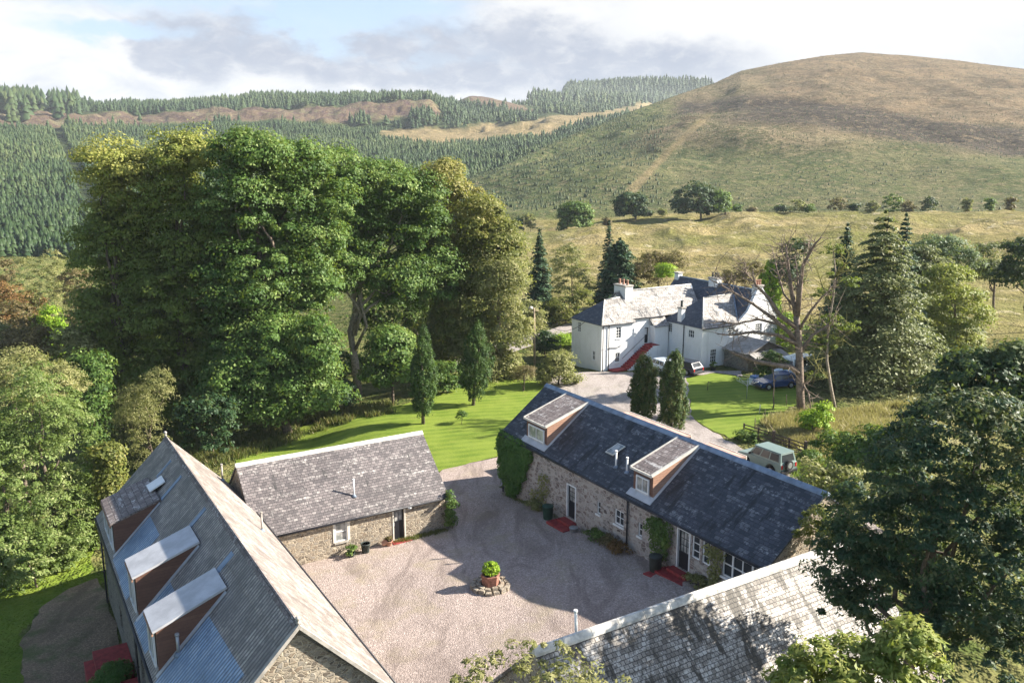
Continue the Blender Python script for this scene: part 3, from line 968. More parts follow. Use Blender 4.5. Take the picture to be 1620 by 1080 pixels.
def tree(name, base, h, lobes, mat, label, cat='tree', group=None, seed=1, tr=.35, bark='bark', limbs=True, **kw):
    """lobes relative to the base"""
    rng = np.random.default_rng(seed)
    r = empty(name, base, label, cat, group)
    top = (lobes[0][0] * .4, lobes[0][1] * .4, h * .72)
    tp = bend((0, 0, -.3), top, rng, 5, .02)
    lm = []
    if limbs:
        for l in lobes:
            z0 = h * rng.uniform(.2, .45)
            st = np.array(tp[0]) + (np.array(tp[-1]) - np.array(tp[0])) * (z0 / (h * .72))
            lm.append((bend(st, (l[0], l[1], l[2]), rng, 4, .06), list(np.linspace(tr * .45, tr * .08, 5))))
    trunk_mesh(tp, list(np.linspace(tr, tr * .3, 6)), lm, bark, r)
    crown('crown', lobes, mat, r, rng, **kw)
    return r


def px_tree(name, cols, d, mat, label, seed, zbase=None, skirt=False, **kw):
    """tree from its outline: cols = (photo x of trunk, y of base or None, list of (px, py, prx, pry) lobes) standing at distance d"""
    bx, lob = cols
    b = at_dist(bx, 600, d); b[2] = hgt(b[0], b[1]) if zbase is None else zbase
    rng = np.random.default_rng(seed + 999)
    out = []
    for (x, y, rx, ry) in lob:
        dep = rng.uniform(-.25, .25)
        c = at_dist(x, y, d)
        s = math.hypot(np.linalg.norm(c - CAMP), 0) / F * 1.0
        R1 = rx * s; R2 = ry * s; cr0 = .38 * kw.get('clump_r', 1.1); R1 = max(R1 - cr0, R1 * .45); R2 = max(R2 - cr0, R2 * .45)
        c2 = c - b
        fwd = np.array([b[0], b[1], 0]) / math.hypot(b[0], b[1])
        c2 = c2 + fwd * dep * R1 * 2
        out.append((c2[0], c2[1], c2[2], R1, R1 * .95, R2))
    if skirt:
        o0 = max(out, key=lambda q: q[3]); zc = max(.3, o0[2] * .5)
        out.append((o0[0], o0[1], zc, o0[3] * .88, o0[4] * .88, zc + .15))
    h = max(o[2] + o[5] for o in out)
    return tree(name, b, h, out, mat, label, seed=seed, **kw)


# conifers: trunk with whorls of branches carrying needles
def conifer_crown(parent, h, rad, mat, rng, z0=.12, tiers=26, per=7, droop=.25, leaf=.22, dens=16, power=.85, gap=0, tint=(0, 1)):
    P, N, T, D = [], [], [], []
    br = MB()
    for i in range(tiers):
        u = i / (tiers - 1); z = h * (z0 + (1 - z0) * u * .985)
        r = rad * (1 - u) ** power * rng.uniform(.8, 1.15) + .12
        k = max(4, int(per * (.55 + .6 * (1 - u))))
        for j in range(k):
            if rng.random() < gap: continue
            a = 2 * math.pi * (j + rng.random()) / k; rl = r * rng.uniform(.65, 1.12)
            m = max(5, int(dens * rl))
            q = rng.random(m) ** .75
            cx_, cy_ = math.cos(a), math.sin(a)
            side = rng.normal(size=m) * .17 * rl * (.3 + q * .7)
            x = cx_ * q * rl - cy_ * side; y = cy_ * q * rl + cx_ * side
            zz = z + .12 * rl * q - droop * rl * q ** 2 + rng.normal(size=m) * .07 - np.abs(side) * .25
            P.append(np.stack([x, y, zz], 1)); N.append(np.stack([cx_ * .5 + rng.normal(size=m) * .5, cy_ * .5 + rng.normal(size=m) * .5, .8 + rng.random(m) * .4], 1))
            t_br = rng.random(); T.append(np.clip(.15 + .45 * q + .35 * t_br + rng.normal(size=m) * .12, 0, 1))
            if rl > .8: br.tube([(0, 0, z), (cx_ * rl * .8, cy_ * rl * .8, z + .1 * rl - droop * rl * .6)], [.035, .012], 3, cap=False)
    P = np.concatenate(P); N = np.concatenate(N); T = np.concatenate(T)
    V, Q = leaves(P, N, leaf, rng, .5)
    mesh_np('crown', V, Q, mat, parent, tint=np.repeat(tint[0] + T * (tint[1] - tint[0]), 4))
    return br


def conifer(name, base, h, rad, mat, label, seed, cat='tree', group=None, bark='bark', **kw):
    rng = np.random.default_rng(seed)
    r = empty(name, base, label, cat, group)
    br = conifer_crown(r, h, rad, mat, rng, **kw)
    br.tube([(0, 0, -.3), (0, 0, h * .5), (0.02 * h, 0, h * .98)], [h * .018 + .06, h * .011 + .03, .02], 8)
    br.build('trunk', bark, r)
    return r


def px_conifer(name, x, ytop, ybase, d, prad, mat, label, seed, **kw):
    b = at_dist(x, 600, d); b[2] = hgt(b[0], b[1])
    t = at_dist(x, ytop, d)
    return conifer(name, b, t[2] - b[2], prad * d / F * 1.03, mat, label, seed, **kw)


# ---- the far plantation: one mass of conifers
def cones(P, Hh, R, rng, tiers=3, sides=7):
    n = len(P); Vs, Fs, Ts = [], [], []
    tb = rng.random(n)
    for k in range(tiers):
        z0 = Hh * (.08 + .27 * k); z1 = Hh * (.55 + .225 * k) if k < tiers - 1 else Hh
        rr = R * (1 - .27 * k)
        ang = rng.random(n)[:, None] * 6.28 + np.arange(sides)[None] * 2 * math.pi / sides
        rad = rr[:, None] * rng.uniform(.65, 1.25, (n, sides))
        ring = np.stack([P[:, 0, None] + np.cos(ang) * rad, P[:, 1, None] + np.sin(ang) * rad, (P[:, 2] + z0)[:, None] + rng.uniform(-.06, .06, (n, sides)) * Hh[:, None]], -1)
        apex = np.stack([P[:, 0], P[:, 1], P[:, 2] + z1], -1)[:, None]
        V = np.concatenate([ring, apex], 1)
        base = (np.arange(n) * (sides + 1) + len(Vs) * 0)[:, None]
        j = np.arange(sides)
        Fk = np.stack([base + j, base + (j + 1) % sides, np.broadcast_to(base + sides, (n, sides))], -1).reshape(-1, 3)
        off = sum(v.shape[0] for v in Vs)
        Vs.append(V.reshape(-1, 3)); Fs.append(Fk + off)
        tt = np.clip(tb[:, None] * .7 + rng.random((n, sides + 1)) * .25, 0, 1); tt[:, -1] += .12
        Ts.append(tt.ravel())
    return np.concatenate(Vs), np.concatenate(Fs), np.clip(np.concatenate(Ts), 0, 1)


def scatter(d0, d1, a0, a1, cell, rng, jit=.48):
    """jittered grid in a sector of the ground"""
    xs = np.arange(d0 * 0 - d1 * 1.0, d1, cell)
    X, Y = np.meshgrid(np.arange(d1 * math.sin(a0) - 5, d1 * math.sin(a1) + 5, cell), np.arange(d0 * .75, d1, cell))
    X = X.ravel() + rng.uniform(-jit, jit, X.size) * cell; Y = Y.ravel() + rng.uniform(-jit, jit, Y.size) * cell
    D = np.hypot(X, Y); A = np.arctan2(X, Y)
    m = (D > d0) & (D < d1) & (A > a0) & (A < a1)
    return X[m], Y[m], D[m], A[m]


def build_forest():
    rng = np.random.default_rng(5)
    parts = []
    for (d0, d1, cell, hmul) in [(236, 420, 2.2, .66), (420, 860, 2.9, .78), (860, 1500, 5.5, 1.25), (1500, 2750, 12, 2.0)]:
        x, y, d, a = scatter(d0, d1, az_of(-250), az_of(1180), cell, rng)
        z, hm = height(x, y, True)
        P = np.stack([x, y, z], 1)
        px, py = w2px_safe(P)
        wob = fbm(x / 30, y / 30, 4, 77) - .5
        hea = heather_mask(px + wob * 60, py + wob * 26, d); clr = clearing_mask(px + wob * 25, py + wob * 10, d)
        keep = ~hm & ((hea < .5) | (px < 125) & (d > 930)) & (clr < .35)
        # meadow side has no forest before 300 m
        keep &= ~((d < 330) & (px > 760))
        keep &= ~((d < 262 + 26 * wob) & (px > -300))
        # gaps and rides
        gp = fbm(x / 38, y / 38, 4, 8)
        keep &= gp > .31
        for (sx, sy, rot, wd) in ((-260, 520, .5, 3.5), (-120, 600, -.25, 3.0), (60, 640, .9, 3.5), (-330, 380, 1.1, 3.0)):
            keep &= np.abs((x - sx) * math.cos(rot) + (y - sy) * math.sin(rot)) > wd
        keep &= ~((d > 860) & (d < 980) & (px < 700) & (fbm(x / 30, y / 30, 3, 18) < .55))
        tall = ((d > 985) & (px < 700)) | ((px < 135) & (d > 930)); hea = np.where((px < 125) & (d > 930), 0, hea)
        keep &= ~(tall & (px > 130) & (fbm(x / 50, y / 50, 3, 28) < .3))
        keep &= ~((d > 1050) & (d < 1300) & (px > 720) & (px < 1180) & (fbm(x / 50, y / 50, 3, 29) < .45))
        P, d, px, tall = P[keep], d[keep], px[keep], tall[keep]
        lum = fbm(P[:, 0] / 35, P[:, 1] / 35, 3, 50)
        hh = (2.4 + lum * 5.0 + fbm(P[:, 0] / 12, P[:, 1] / 12, 2, 51) * 4.2) * rng.uniform(.55, 1.3, len(P)) * hmul
        hh = np.where(tall & (px < 125), hh * 2.0, hh)
        parts.append((P, hh))
    P = np.concatenate([p[0] for p in parts]); hh = np.concatenate([p[1] for p in parts])
    V, Fc, T = cones(P, hh, hh * rng.uniform(.23, .36, len(P)), rng, 3, 6)
    lum = smooth(fbm(V[:, 0] / 60, V[:, 1] / 60, 4, 91), .3, .7)
    o = mesh_np('conifer_forest', V, Fc, 'forest_needles', tint=np.clip(T * .65 + lum * .4, 0, 1))
    tag(o, 'dense dark green conifer plantation covering the far slopes', 'forest', kind='stuff')
    print('forest', len(P))
    # young plantation on the hill
    x, y, d, a = scatter(322, 960, az_of(735), az_of(1750), 2.9, rng, .45)
    rw = np.round((x * .8 + y * .6) / 6.5); off_ = rng.normal(size=len(x)) * .45
    dlt = (rw * 6.5 + off_) - (x * .8 + y * .6); x = x + dlt * .8; y = y + dlt * .6; d = np.hypot(x, y)
    z, hm = height(x, y, True)
    P = np.stack([x, y, z], 1); px, py = w2px_safe(P)
    dens = np.interp(px, [740, 1000, 1200, 1400, 1750], [.95, .7, .42, .33, .22])
    n_ = fbm(x / 40, y / 40, 4, 61)
    dens = dens * (.5 + smooth(n_, .35, .6)) * np.where(py < 180, .35, 1)
    ridex = np.interp(py, [185, 240, 300], [1115, 1060, 1000])
    dens = np.where(np.abs(px - ridex) < 9, 0, dens)
    keep = hm & (rng.random(len(x)) < dens)
    P = P[keep]; hh = rng.uniform(.6, 1.8, len(P)) * np.where(px[keep] < 1050, 1.15, .7)
    V, Fc, T = cones(P, hh, hh * .30, rng, 2, 5)
    o = mesh_np('young_conifers', V, Fc, 'sapling_needles', tint=T)
    tag(o, 'rows of small young conifers dotted over the big hill', 'saplings', kind='stuff')
    print('saplings', len(P))


build_forest()


def tufts(name, label, poly_or_fn, n, hgt_, mat, seed, w_=.06, cat='grass', spread=.25):
    """standing grass blades"""
    rng = np.random.default_rng(seed)
    x, y = poly_or_fn(n, rng)
    z = height(x, y)
    k = 5
    X = np.repeat(x, k) + rng.normal(size=len(x) * k) * spread; Y = np.repeat(y, k) + rng.normal(size=len(x) * k) * spread; Z = np.repeat(z, k)
    m = len(X); a = rng.random(m) * 6.28; hh = hgt_ * rng.uniform(.5, 1.3, m); lean = rng.normal(size=(m, 2)) * .35
    dx = np.cos(a) * w_; dy = np.sin(a) * w_
    V = np.stack([np.stack([X - dx, Y - dy, Z - .05], 1), np.stack([X + dx, Y + dy, Z - .05], 1),
                  np.stack([X + lean[:, 0] * hh + dx * .2, Y + lean[:, 1] * hh + dy * .2, Z + hh], 1)], 1).reshape(-1, 3)
    T = np.repeat(np.clip(np.repeat(rng.random(len(x)), k) * .6 + rng.random(m) * .4, 0, 1), 3)
    o = mesh_np(name, V, np.arange(3 * m).reshape(-1, 3), mat, tint=T)
    return tag(o, label, cat, kind='stuff')


def in_px(pts, wobble=0):
    poly = px_poly(pts)
    def fn(n, rng):
        P = np.array(poly); lo, hi = P.min(0), P.max(0)
        ox, oy = [], []
        tot = 0
        while tot < n:
            x = rng.uniform(lo[0], hi[0], n * 2); y = rng.uniform(lo[1], hi[1], n * 2)
            m = inpoly(x, y, poly) & (fbm(x / 2.2, y / 2.2, 3, 12) > .36)
            ox.append(x[m]); oy.append(y[m]); tot += m.sum()
        return np.concatenate(ox)[:n], np.concatenate(oy)[:n]
    return fn
# ------------------------------------------------------------------ building helpers (local x = across, y = away)
def wall(mb, O, du, n, length, z0, z1, openings=(), depth=.18, gable=None, mi=0):
    """wall skin with real openings and reveals; O = start point (x, y), du along, n outward; gable = apex height"""
    us = sorted({0.0, length} | {o[0] for o in openings} | {o[1] for o in openings})
    zs = sorted({z0, z1} | {o[2] for o in openings} | {o[3] for o in openings})
    def P(u, z, k=0.0): return (O[0] + du[0] * u - n[0] * k, O[1] + du[1] * u - n[1] * k, z)
    for i in range(len(us) - 1):
        for j in range(len(zs) - 1):
            uc, zc = (us[i] + us[i + 1]) / 2, (zs[j] + zs[j + 1]) / 2
            if any(o[0] < uc < o[1] and o[2] < zc < o[3] for o in openings): continue
            mb.add([P(us[i], zs[j]), P(us[i + 1], zs[j]), P(us[i + 1], zs[j + 1]), P(us[i], zs[j + 1])], [(0, 1, 2, 3)], mi)
    for a, b, c, d in [o[:4] for o in openings]:
        for q in [((a, c), (a, d)), ((a, d), (b, d)), ((b, d), (b, c)), ((b, c), (a, c))]:
            mb.add([P(*q[0]), P(*q[1]), P(*q[1], depth), P(*q[0], depth)], [(0, 1, 2, 3)], mi)
        mb.add([P(a, c, depth), P(b, c, depth), P(b, d, depth), P(a, d, depth)], [(0, 1, 2, 3)], mi)
    if gable is not None:
        mb.add([P(0, z1), P(length, z1), P(length / 2, gable)], [(0, 1, 2)], mi)
    return mb


def fbox(mb, O, du, n, u0, u1, z0, z1, k0, k1, mi=0):
    """box in wall coordinates; k = outward distance"""
    P = lambda u, z, k: (O[0] + du[0] * u + n[0] * k, O[1] + du[1] * u + n[1] * k, z)
    v = [P(u0, z0, k0), P(u1, z0, k0), P(u1, z0, k1), P(u0, z0, k1), P(u0, z1, k0), P(u1, z1, k0), P(u1, z1, k1), P(u0, z1, k1)]
    mb.add(v, [(0, 3, 2, 1), (4, 5, 6, 7), (0, 1, 5, 4), (1, 2, 6, 5), (2, 3, 7, 6), (3, 0, 4, 7)], mi)


def window(parent, O, du, n, u0, u1, z0, z1, nx=2, ny=2, k=-.10, fr=.07, bar=.035, mat='white_paint', sill='white_paint', glass='glass', name='window', split=None):
    mb = MB()
    g = .004
    u0 += g; u1 -= g; z0 += g; z1 -= g
    fbox(mb, O, du, n, u0, u1, z0, z0 + fr, k - .03, k + .05); fbox(mb, O, du, n, u0, u1, z1 - fr, z1, k - .03, k + .05)
    fbox(mb, O, du, n, u0, u0 + fr, z0 + fr, z1 - fr, k - .03, k + .05); fbox(mb, O, du, n, u1 - fr, u1, z0 + fr, z1 - fr, k - .03, k + .05)
    for i in range(1, nx):
        c = u0 + (u1 - u0) * i / nx; b = bar * (1.5 if split and i in split else 1)
        fbox(mb, O, du, n, c - b / 2, c + b / 2, z0 + fr, z1 - fr, k - .02, k + .035 + (.01 if split and i in split else 0))
    for j in range(1, ny):
        c = z0 + (z1 - z0) * j / ny
        fbox(mb, O, du, n, u0 + fr, u1 - fr, c - bar / 2, c + bar / 2, k - .018, k + .03)
    w_ = mb.build(name, mat, parent)
    p = MB(); fbox(p, O, du, n, u0 + .01, u1 - .01, z0 + .01, z1 - .01, k - .025, k)
    p.build('pane', glass, w_)
    if sill:
        s_ = MB(); fbox(s_, O, du, n, u0 - .06, u1 + .06, z0 - .1, z0 - .004, .003, .08)
        s_.build('sill', sill, w_)
    return w_


def door(parent, O, du, n, u0, u1, z0, z1, mat='black_paint', frame='white_paint', glazed=(2, 3), k=-.08, handle=True, top=.5, fr=.08):
    mb = MB()
    fbox(mb, O, du, n, u0 + fr, u1 - fr, z0 + .01, z0 + (z1 - z0) * (1 - top), k - .06, k - .01)
    fbox(mb, O, du, n, u0 + fr, u0 + fr + .09, z0 + (z1 - z0) * (1 - top), z1 - fr, k - .06, k - .01)
    fbox(mb, O, du, n, u1 - fr - .09, u1 - fr, z0 + (z1 - z0) * (1 - top), z1 - fr, k - .06, k - .01)
    fbox(mb, O, du, n, u0 + fr + .09, u1 - fr - .09, z1 - fr - .1, z1 - fr, k - .06, k - .01)
    d = mb.build('door', mat, parent)
    f = MB(); fbox(f, O, du, n, u0 + .004, u0 + fr, z0 + .01, z1 - .004, k - .08, k + .11); fbox(f, O, du, n, u1 - fr, u1 - .004, z0 + .01, z1 - .004, k - .08, k + .11)
    fbox(f, O, du, n, u0 + fr, u1 - fr, z1 - fr, z1 - .004, k - .08, k + .11)
    f.build('door_frame', frame, d)
    if glazed:
        g = MB(); a0, a1, b0, b1 = u0 + fr + .09, u1 - fr - .09, z0 + (z1 - z0) * (1 - top), z1 - fr - .1
        fbox(g, O, du, n, a0, a1, b0, b1, k - .05, k - .035)
        g.build('pane', 'glass_pale', d)
        g = MB()
        for i in range(1, glazed[0]): c = a0 + (a1 - a0) * i / glazed[0]; fbox(g, O, du, n, c - .015, c + .015, b0, b1, k - .034, k - .015)
        for i in range(1, glazed[1]): c = b0 + (b1 - b0) * i / glazed[1]; fbox(g, O, du, n, a0, a1, c - .015, c + .015, k - .034, k - .018)
        g.build('glazing_bar', mat, d)
    if handle:
        h = MB(); fbox(h, O, du, n, u0 + fr + .03, u0 + fr + .06, z0 + (z1 - z0) * .42, z0 + (z1 - z0) * .52, k - .01, k + .04)
        h.build('handle', 'grey_metal', d)
    return d


def pipe_down(parent, x, y, z0, z1, mat='gutter_black', r=.05):
    mb = MB(); mb.tube([(x, y, z0), (x, y, z1)], r, 8)
    for z in (z0 + .3, (z0 + z1) / 2, z1 - .25): mb.tube([(x, y, z), (x, y, z + .06)], r * 1.5, 8)
    return mb.build('downpipe', mat, parent)


def gutter(parent, pts, mat='gutter_black', r=.06):
    return MB().tube(pts, r, 8).build('gutter', mat, parent)


def vent(parent, x, y, z, h=.9, r=.05, mat='white_paint', name='vent_pipe', tilt=(0, 0)):
    mb = MB(); mb.tube([(x, y, z - .15), (x + tilt[0], y + tilt[1], z + h)], r, 10)
    mb.tube([(x + tilt[0], y + tilt[1], z + h - .06), (x + tilt[0], y + tilt[1], z + h + .03)], r * 1.35, 10)
    c = MB()
    v = mb.build(name, mat, parent)
    f = MB().tube([(x, y, z - .05), (x, y, z + .1)], [r * 3, r * 1.5], 10); f.build('flashing', 'ridge_lead', v)
    return v


def chimney(parent, x0, x1, y0, y1, z0, z1, pots=3, along='y', mat='white_harling', pot_h=.55, pot='terracotta'):
    mb = MB(); mb.box(x0, x1, y0, y1, z0, z1)
    c = mb.build('chimney', mat, parent, .02)
    MB().box(x0 - .08, x1 + .08, y0 - .08, y1 + .08, z1 + .002, z1 + .16).build('cope', 'concrete', c, .02)
    for i in range(pots):
        u = (i + .5) / pots
        px_, py_ = ((x0 + x1) / 2, y0 + (y1 - y0) * u) if along == 'y' else (x0 + (x1 - x0) * u, (y0 + y1) / 2)
        MB().lathe([(.15, 0), (.13, .1), (.11, pot_h - .1), (.14, pot_h - .06), (.14, pot_h), (.09, pot_h)], 12, (px_, py_, z1 + .16)).build('chimney_pot', pot, c)
    return c


def steps(name, label, O, du, n, u0, u1, z, tiers, group=None, mat='red_step', depth=.38, flare=.15, rise=.17):
    """free-standing doorstep flight: wide at the foot"""
    c = np.array(loc2w(0, 0, 0, O)) if False else None
    mb = MB()
    for i in range(tiers):
        k = depth * (tiers - i); e = flare * (tiers - 1 - (tiers - 1 - i))
        e = flare * (tiers - 1 - i) * 1.0
        fbox(mb, (0, 0), du, n, u0 - e, u1 + e, z + rise * i - (.3 if i == 0 else 0), z + rise * (i + 1), .003, k)
    o = mb.build(name, mat, None, .015)
    o.location = tuple(O); o.rotation_euler = (0, 0, ROTZ)
    return tag(o, label, 'steps', group)


def skirt(parent, pts, name='footing'): pass


# ================================================================== BARN with dormers, left (C)
C0 = np.array([-7.0, 25.51, 0.])
barn = empty('stone_barn', C0, 'long stone barn with corrugated roof and three brown dormers at lower left', 'barn', None, ROTZ)
LC = 22.6
RZ, EL, ER, HL, HR = 7.0, 3.4, 3.4, 3.6, 3.4
mb = MB()
wall(mb, (-HL, LC), (0, -1), (-1, 0), LC, -3.2, EL, [(5.2, 6.1, -.6, .6), (12.0, 13.0, 0.2, 1.6)])
wall(mb, (HR, 0), (0, 1), (1, 0), LC, -1.5, ER, [(4, 5, 1.3, 2.5)])
for yy, sg in ((0.0, -1), (LC, 1)):
    pts = [(-HL, yy, -3.2), (HR, yy, -3.2), (HR, yy, ER), (0, yy, RZ - .05), (-HL, yy, EL)]
    mb.add(pts, [(0, 1, 2, 3, 4)])
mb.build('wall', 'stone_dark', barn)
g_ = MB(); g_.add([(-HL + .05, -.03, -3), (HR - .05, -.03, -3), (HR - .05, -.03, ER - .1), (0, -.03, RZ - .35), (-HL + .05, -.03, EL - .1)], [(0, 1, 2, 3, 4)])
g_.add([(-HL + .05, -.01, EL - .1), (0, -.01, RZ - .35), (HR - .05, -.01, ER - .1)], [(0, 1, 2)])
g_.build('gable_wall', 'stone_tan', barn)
ov = .22
kl = (RZ - EL) / HL; kr = (RZ - ER) / HR
mb = MB(); mb.slab([(0, -.12, RZ), (0, LC + .12, RZ), (-HL - ov, LC + .12, EL - ov * kl), (-HL - ov, -.12, EL - ov * kl)], .1)
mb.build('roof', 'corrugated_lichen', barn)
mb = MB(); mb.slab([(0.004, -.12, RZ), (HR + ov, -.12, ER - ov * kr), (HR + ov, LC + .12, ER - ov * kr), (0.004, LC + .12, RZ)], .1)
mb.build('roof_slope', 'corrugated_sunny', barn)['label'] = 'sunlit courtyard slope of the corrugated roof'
mb = MB()
for i in range(28):
    a = -.15 + i * (LC + .3) / 28; b = a + (LC + .3) / 28 - .015
    mb.slab([(-.16, a, RZ - .12), (0, a, RZ + .07), (0, b, RZ + .07), (-.16, b, RZ - .12)], .04); mb.slab([(.005, a, RZ + .07), (.16, a, RZ - .12), (.16, b, RZ - .12), (.005, b, RZ + .07)], .04)
mb.build('ridge', 'tile_brown', barn)
for yy in (-.12, LC + .12):
    MB().lathe([(.08, 0), (.05, .05), (.04, .1), (.085, .15), (.085, .21), (.03, .26)], 12, (0, yy, RZ + .05)).build('finial', 'concrete', barn)
mb = MB()
for sx, hx, kk, e0 in ((-1, HL, kl, EL), (1, HR, kr, ER)):
    mb.slab([(sx * .02, -.24, RZ + .04), (sx * .02, -.1, RZ + .04), (sx * (hx + .25), -.1, e0 - .25 * kk + .04), (sx * (hx + .25), -.24, e0 - .25 * kk + .04)], .12)
mb.build('gable_cope', 'concrete', barn)
gutter(barn, [(-HL - ov - .05, -.1, EL - ov * kl - .05), (-HL - ov - .05, LC + .1, EL - ov * kl - .05)])
gutter(barn, [(HR + ov + .05, -.1, ER - ov * kr - .05), (HR + ov + .05, LC + .1, ER - ov * kr - .05)])
pipe_down(barn, -HL - .12, LC - .4, -2.6, EL - .3); pipe_down(barn, -HL - .12, 10.8, -1.6, EL - .3)


def on_left(s): return RZ + s * kl          # roof height, s negative
def patch(mb, pts, lift=.02): mb.slab([(s, t, on_left(s) + lift) for s, t in pts], .015)
for q in ([(-1.95, 16.6), (-1.95, 14.1), (-3.75, 14.1), (-3.75, 16.6)], [(-2.3, 10.0), (-2.3, 8.4), (-3.78, 8.4), (-3.78, 10.0)], [(-1.75, 5.2), (-1.65, .6), (-3.78, .6), (-3.78, 5.2)],
          [(-3.1, 14.1), (-3.1, 12.2), (-3.78, 12.2), (-3.78, 14.1)], [(-3.0, 8.4), (-3.0, 7.35), (-3.78, 7.35), (-3.78, 8.4)]):
    mb = MB(); patch(mb, q); mb.build('roof_patch', 'corrugated_blue', barn)['label'] = 'bluish replacement sheets on the shaded roof slope'
for a, b, t0, wd in [(-.35, -1.1, 19.5, .26), (-.35, -1.35, 16.9, .3), (-.28, -1.1, 12.0, .34), (-.34, -1.1, 7.0, .38)]:
    mb = MB(); patch(mb, [(a, t0 - wd / 2), (a, t0 + wd / 2), (b, t0 + wd / 2), (b, t0 - wd / 2)], .035); mb.build('lead_strip', 'lead_blue', barn)


def barn_dormer(t0, t1, zf, sb, zb, roofmat, lab=None):
    sf = -3.58
    m = MB()
    zc = lambda s: on_left(s) + .0
    # cheeks: front height down to the roof slope
    for tt in (t0 + .1, t1 - .1):
        m.add([(sf + .02, tt, on_left(sf)), (sf + .02, tt, zf - .06), (sb, tt, zb - .06)], [(0, 1, 2)])
        m.add([(sf + .02, tt - .05, on_left(sf)), (sf + .02, tt - .05, zf - .06), (sb, tt - .05, zb - .06)], [(0, 1, 2)])
    m.add([(sf + .02, t0 + .05, on_left(sf) - .1), (sf + .02, t1 - .1, on_left(sf) - .1), (sf + .02, t1 - .1, zf - .06), (sf + .02, t0 + .05, zf - .06)], [(0, 1, 2, 3)])
    d = m.build('dormer', 'boards_brown', barn)
    if lab: d['label'] = lab
    r = MB(); r.slab([(sf - .12, t0, zf), (sf - .12, t1, zf), (sb - .05, t1, zb + .02), (sb - .05, t0, zb + .02)], .09)
    r.build('dormer_roof', roofmat, d)
    f = MB(); f.box(sf - .14, sf - .08, t0 + .02, t1 - .02, zf - .2, zf - .095); f.build('fascia', 'boards_tan', d)
    window(d, (sf + .02, t1 - .3), (0, -1), (-1, 0), 0, t1 - t0 - .55, on_left(sf) + .12, zf - .2, 3 if t1 - t0 > 2.5 else 2, 1, k=.06, sill='lead_pale', name='dormer_window')
    a = MB(); patch(a, [(sb - .1, t0 - .16), (sb - .1, t0 + .05), (sf - .12, t0 + .05), (sf - .12, t0 - .16)], .04)
    a.build('flashing', 'lead_pale', d)
barn_dormer(16.8, 20.3, 4.95, -1.35, 5.72, 'tile_brown', 'widest dormer with a slated top')
barn_dormer(10.0, 11.95, 5.2, -.95, 6.12, 'lead_pale')
barn_dormer(5.4, 7.25, 5.1, -.95, 6.12, 'lead_pale')
sk = MB(); sk.slab([(-1.7, 17.95, on_left(-1.7) + .5), (-1.7, 18.9, on_left(-1.7) + .5), (-.95, 18.9, on_left(-.95) + .14), (-.95, 17.95, on_left(-.95) + .14)], .06)
sk_o = sk.build('skylight', 'white_paint', barn)
sk = MB(); patch(sk, [(-.95, 18.0), (-.95, 18.85), (-1.7, 18.85), (-1.7, 18.0)], .05); sk.build('pane', 'glass', sk_o)
for s_, t_ in ((2.70, 14.2), (2.67, 22.0)): vent(barn, s_, t_, RZ - s_ * kr, .95, .05, 'concrete')
vent(barn, -2.9, 5.15, on_left(-2.9), .8, .06, 'grey_metal')
# two red landings with a shrub in front of the barn's far-left wall
st = MB()
o = st.box(-HL - 1.5, -HL - .02, 13.2, 15.4, -1.6, -.45).box(-HL - 1.9, -HL - 1.5, 13.4, 15.2, -1.6, -.75).build('red_steps', 'red_step', None, .015)
o.location = tuple(C0); o.rotation_euler = (0, 0, ROTZ); tag(o, 'red painted landing against the shaded wall of the dormered barn, beyond the green shrub', 'steps')
st = MB()
o = st.box(-HL - 1.15, -HL - .02, 9.6, 11.9, -1.6, -.3).box(-HL - 1.5, -HL - 1.15, 9.8, 11.6, -1.6, -.6).build('red_steps', 'red_step', None, .015)
o.location = tuple(C0); o.rotation_euler = (0, 0, ROTZ); tag(o, 'red painted landing at the bottom edge of the photo, nearer than the green shrub', 'steps')

# ================================================================== COTTAGE between (A)
A0 = np.array([-3.93, 48.48, 0.])
cot = empty('stone_cottage', A0, 'low stone cottage with lichened grey slate roof and white ridge between barn and lawn', 'cottage', None, ROTZ)
LA, WA, EA, RA = 11.3, 6.66, 2.28, 5.2
ops = [(-7.0, -6.28, .8, 1.95), (-3.52, -2.7, .08, 2.13)]
mb = MB()
wall(mb, (-LA, 0), (1, 0), (0, -1), LA, -.6, EA, [(a + LA, b + LA, c, d) for a, b, c, d in ops])
wall(mb, (0, WA), (-1, 0), (0, 1), LA, -1.2, EA)
wall(mb, (0, 0), (0, 1), (1, 0), WA, -.8, EA, gable=RA - .06); wall(mb, (-LA, WA), (0, -1), (-1, 0), WA, -1, EA, gable=RA - .06)
mb.build('wall', 'stone_tan', cot)
ka = (RA - EA) / (WA / 2); o_ = .2
mb = MB(); mb.slab([(-LA - .08, -o_, EA - o_ * ka), (.08, -o_, EA - o_ * ka), (.08, WA / 2, RA), (-LA - .08, WA / 2, RA)], .09)
mb.slab([(.08, WA + o_, EA - o_ * ka), (-LA - .08, WA + o_, EA - o_ * ka), (-LA - .08, WA / 2 + .003, RA), (.08, WA / 2 + .003, RA)], .09)
mb.build('roof', 'slate_pink_grey', cot)
mb = MB()
for i in range(14):
    a = -LA - .1 + i * (LA + .2) / 14; b = a + (LA + .2) / 14 - .012
    mb.prism([(WA / 2 - .17, RA - .13), (WA / 2 - .15, RA - .08), (WA / 2, RA + .08), (WA / 2 + .15, RA - .08), (WA / 2 + .17, RA - .13)], a, b, 'x')
mb.build('ridge', 'ridge_stone', cot)
gutter(cot, [(-LA, -o_ - .05, EA - o_ * ka - .04), (.05, -o_ - .05, EA - o_ * ka - .04)])
window(cot, (0, 0), (1, 0), (0, -1), *ops[0], 1, 2, glass='glass_pale', k=-.08, fr=.055, sill='concrete')
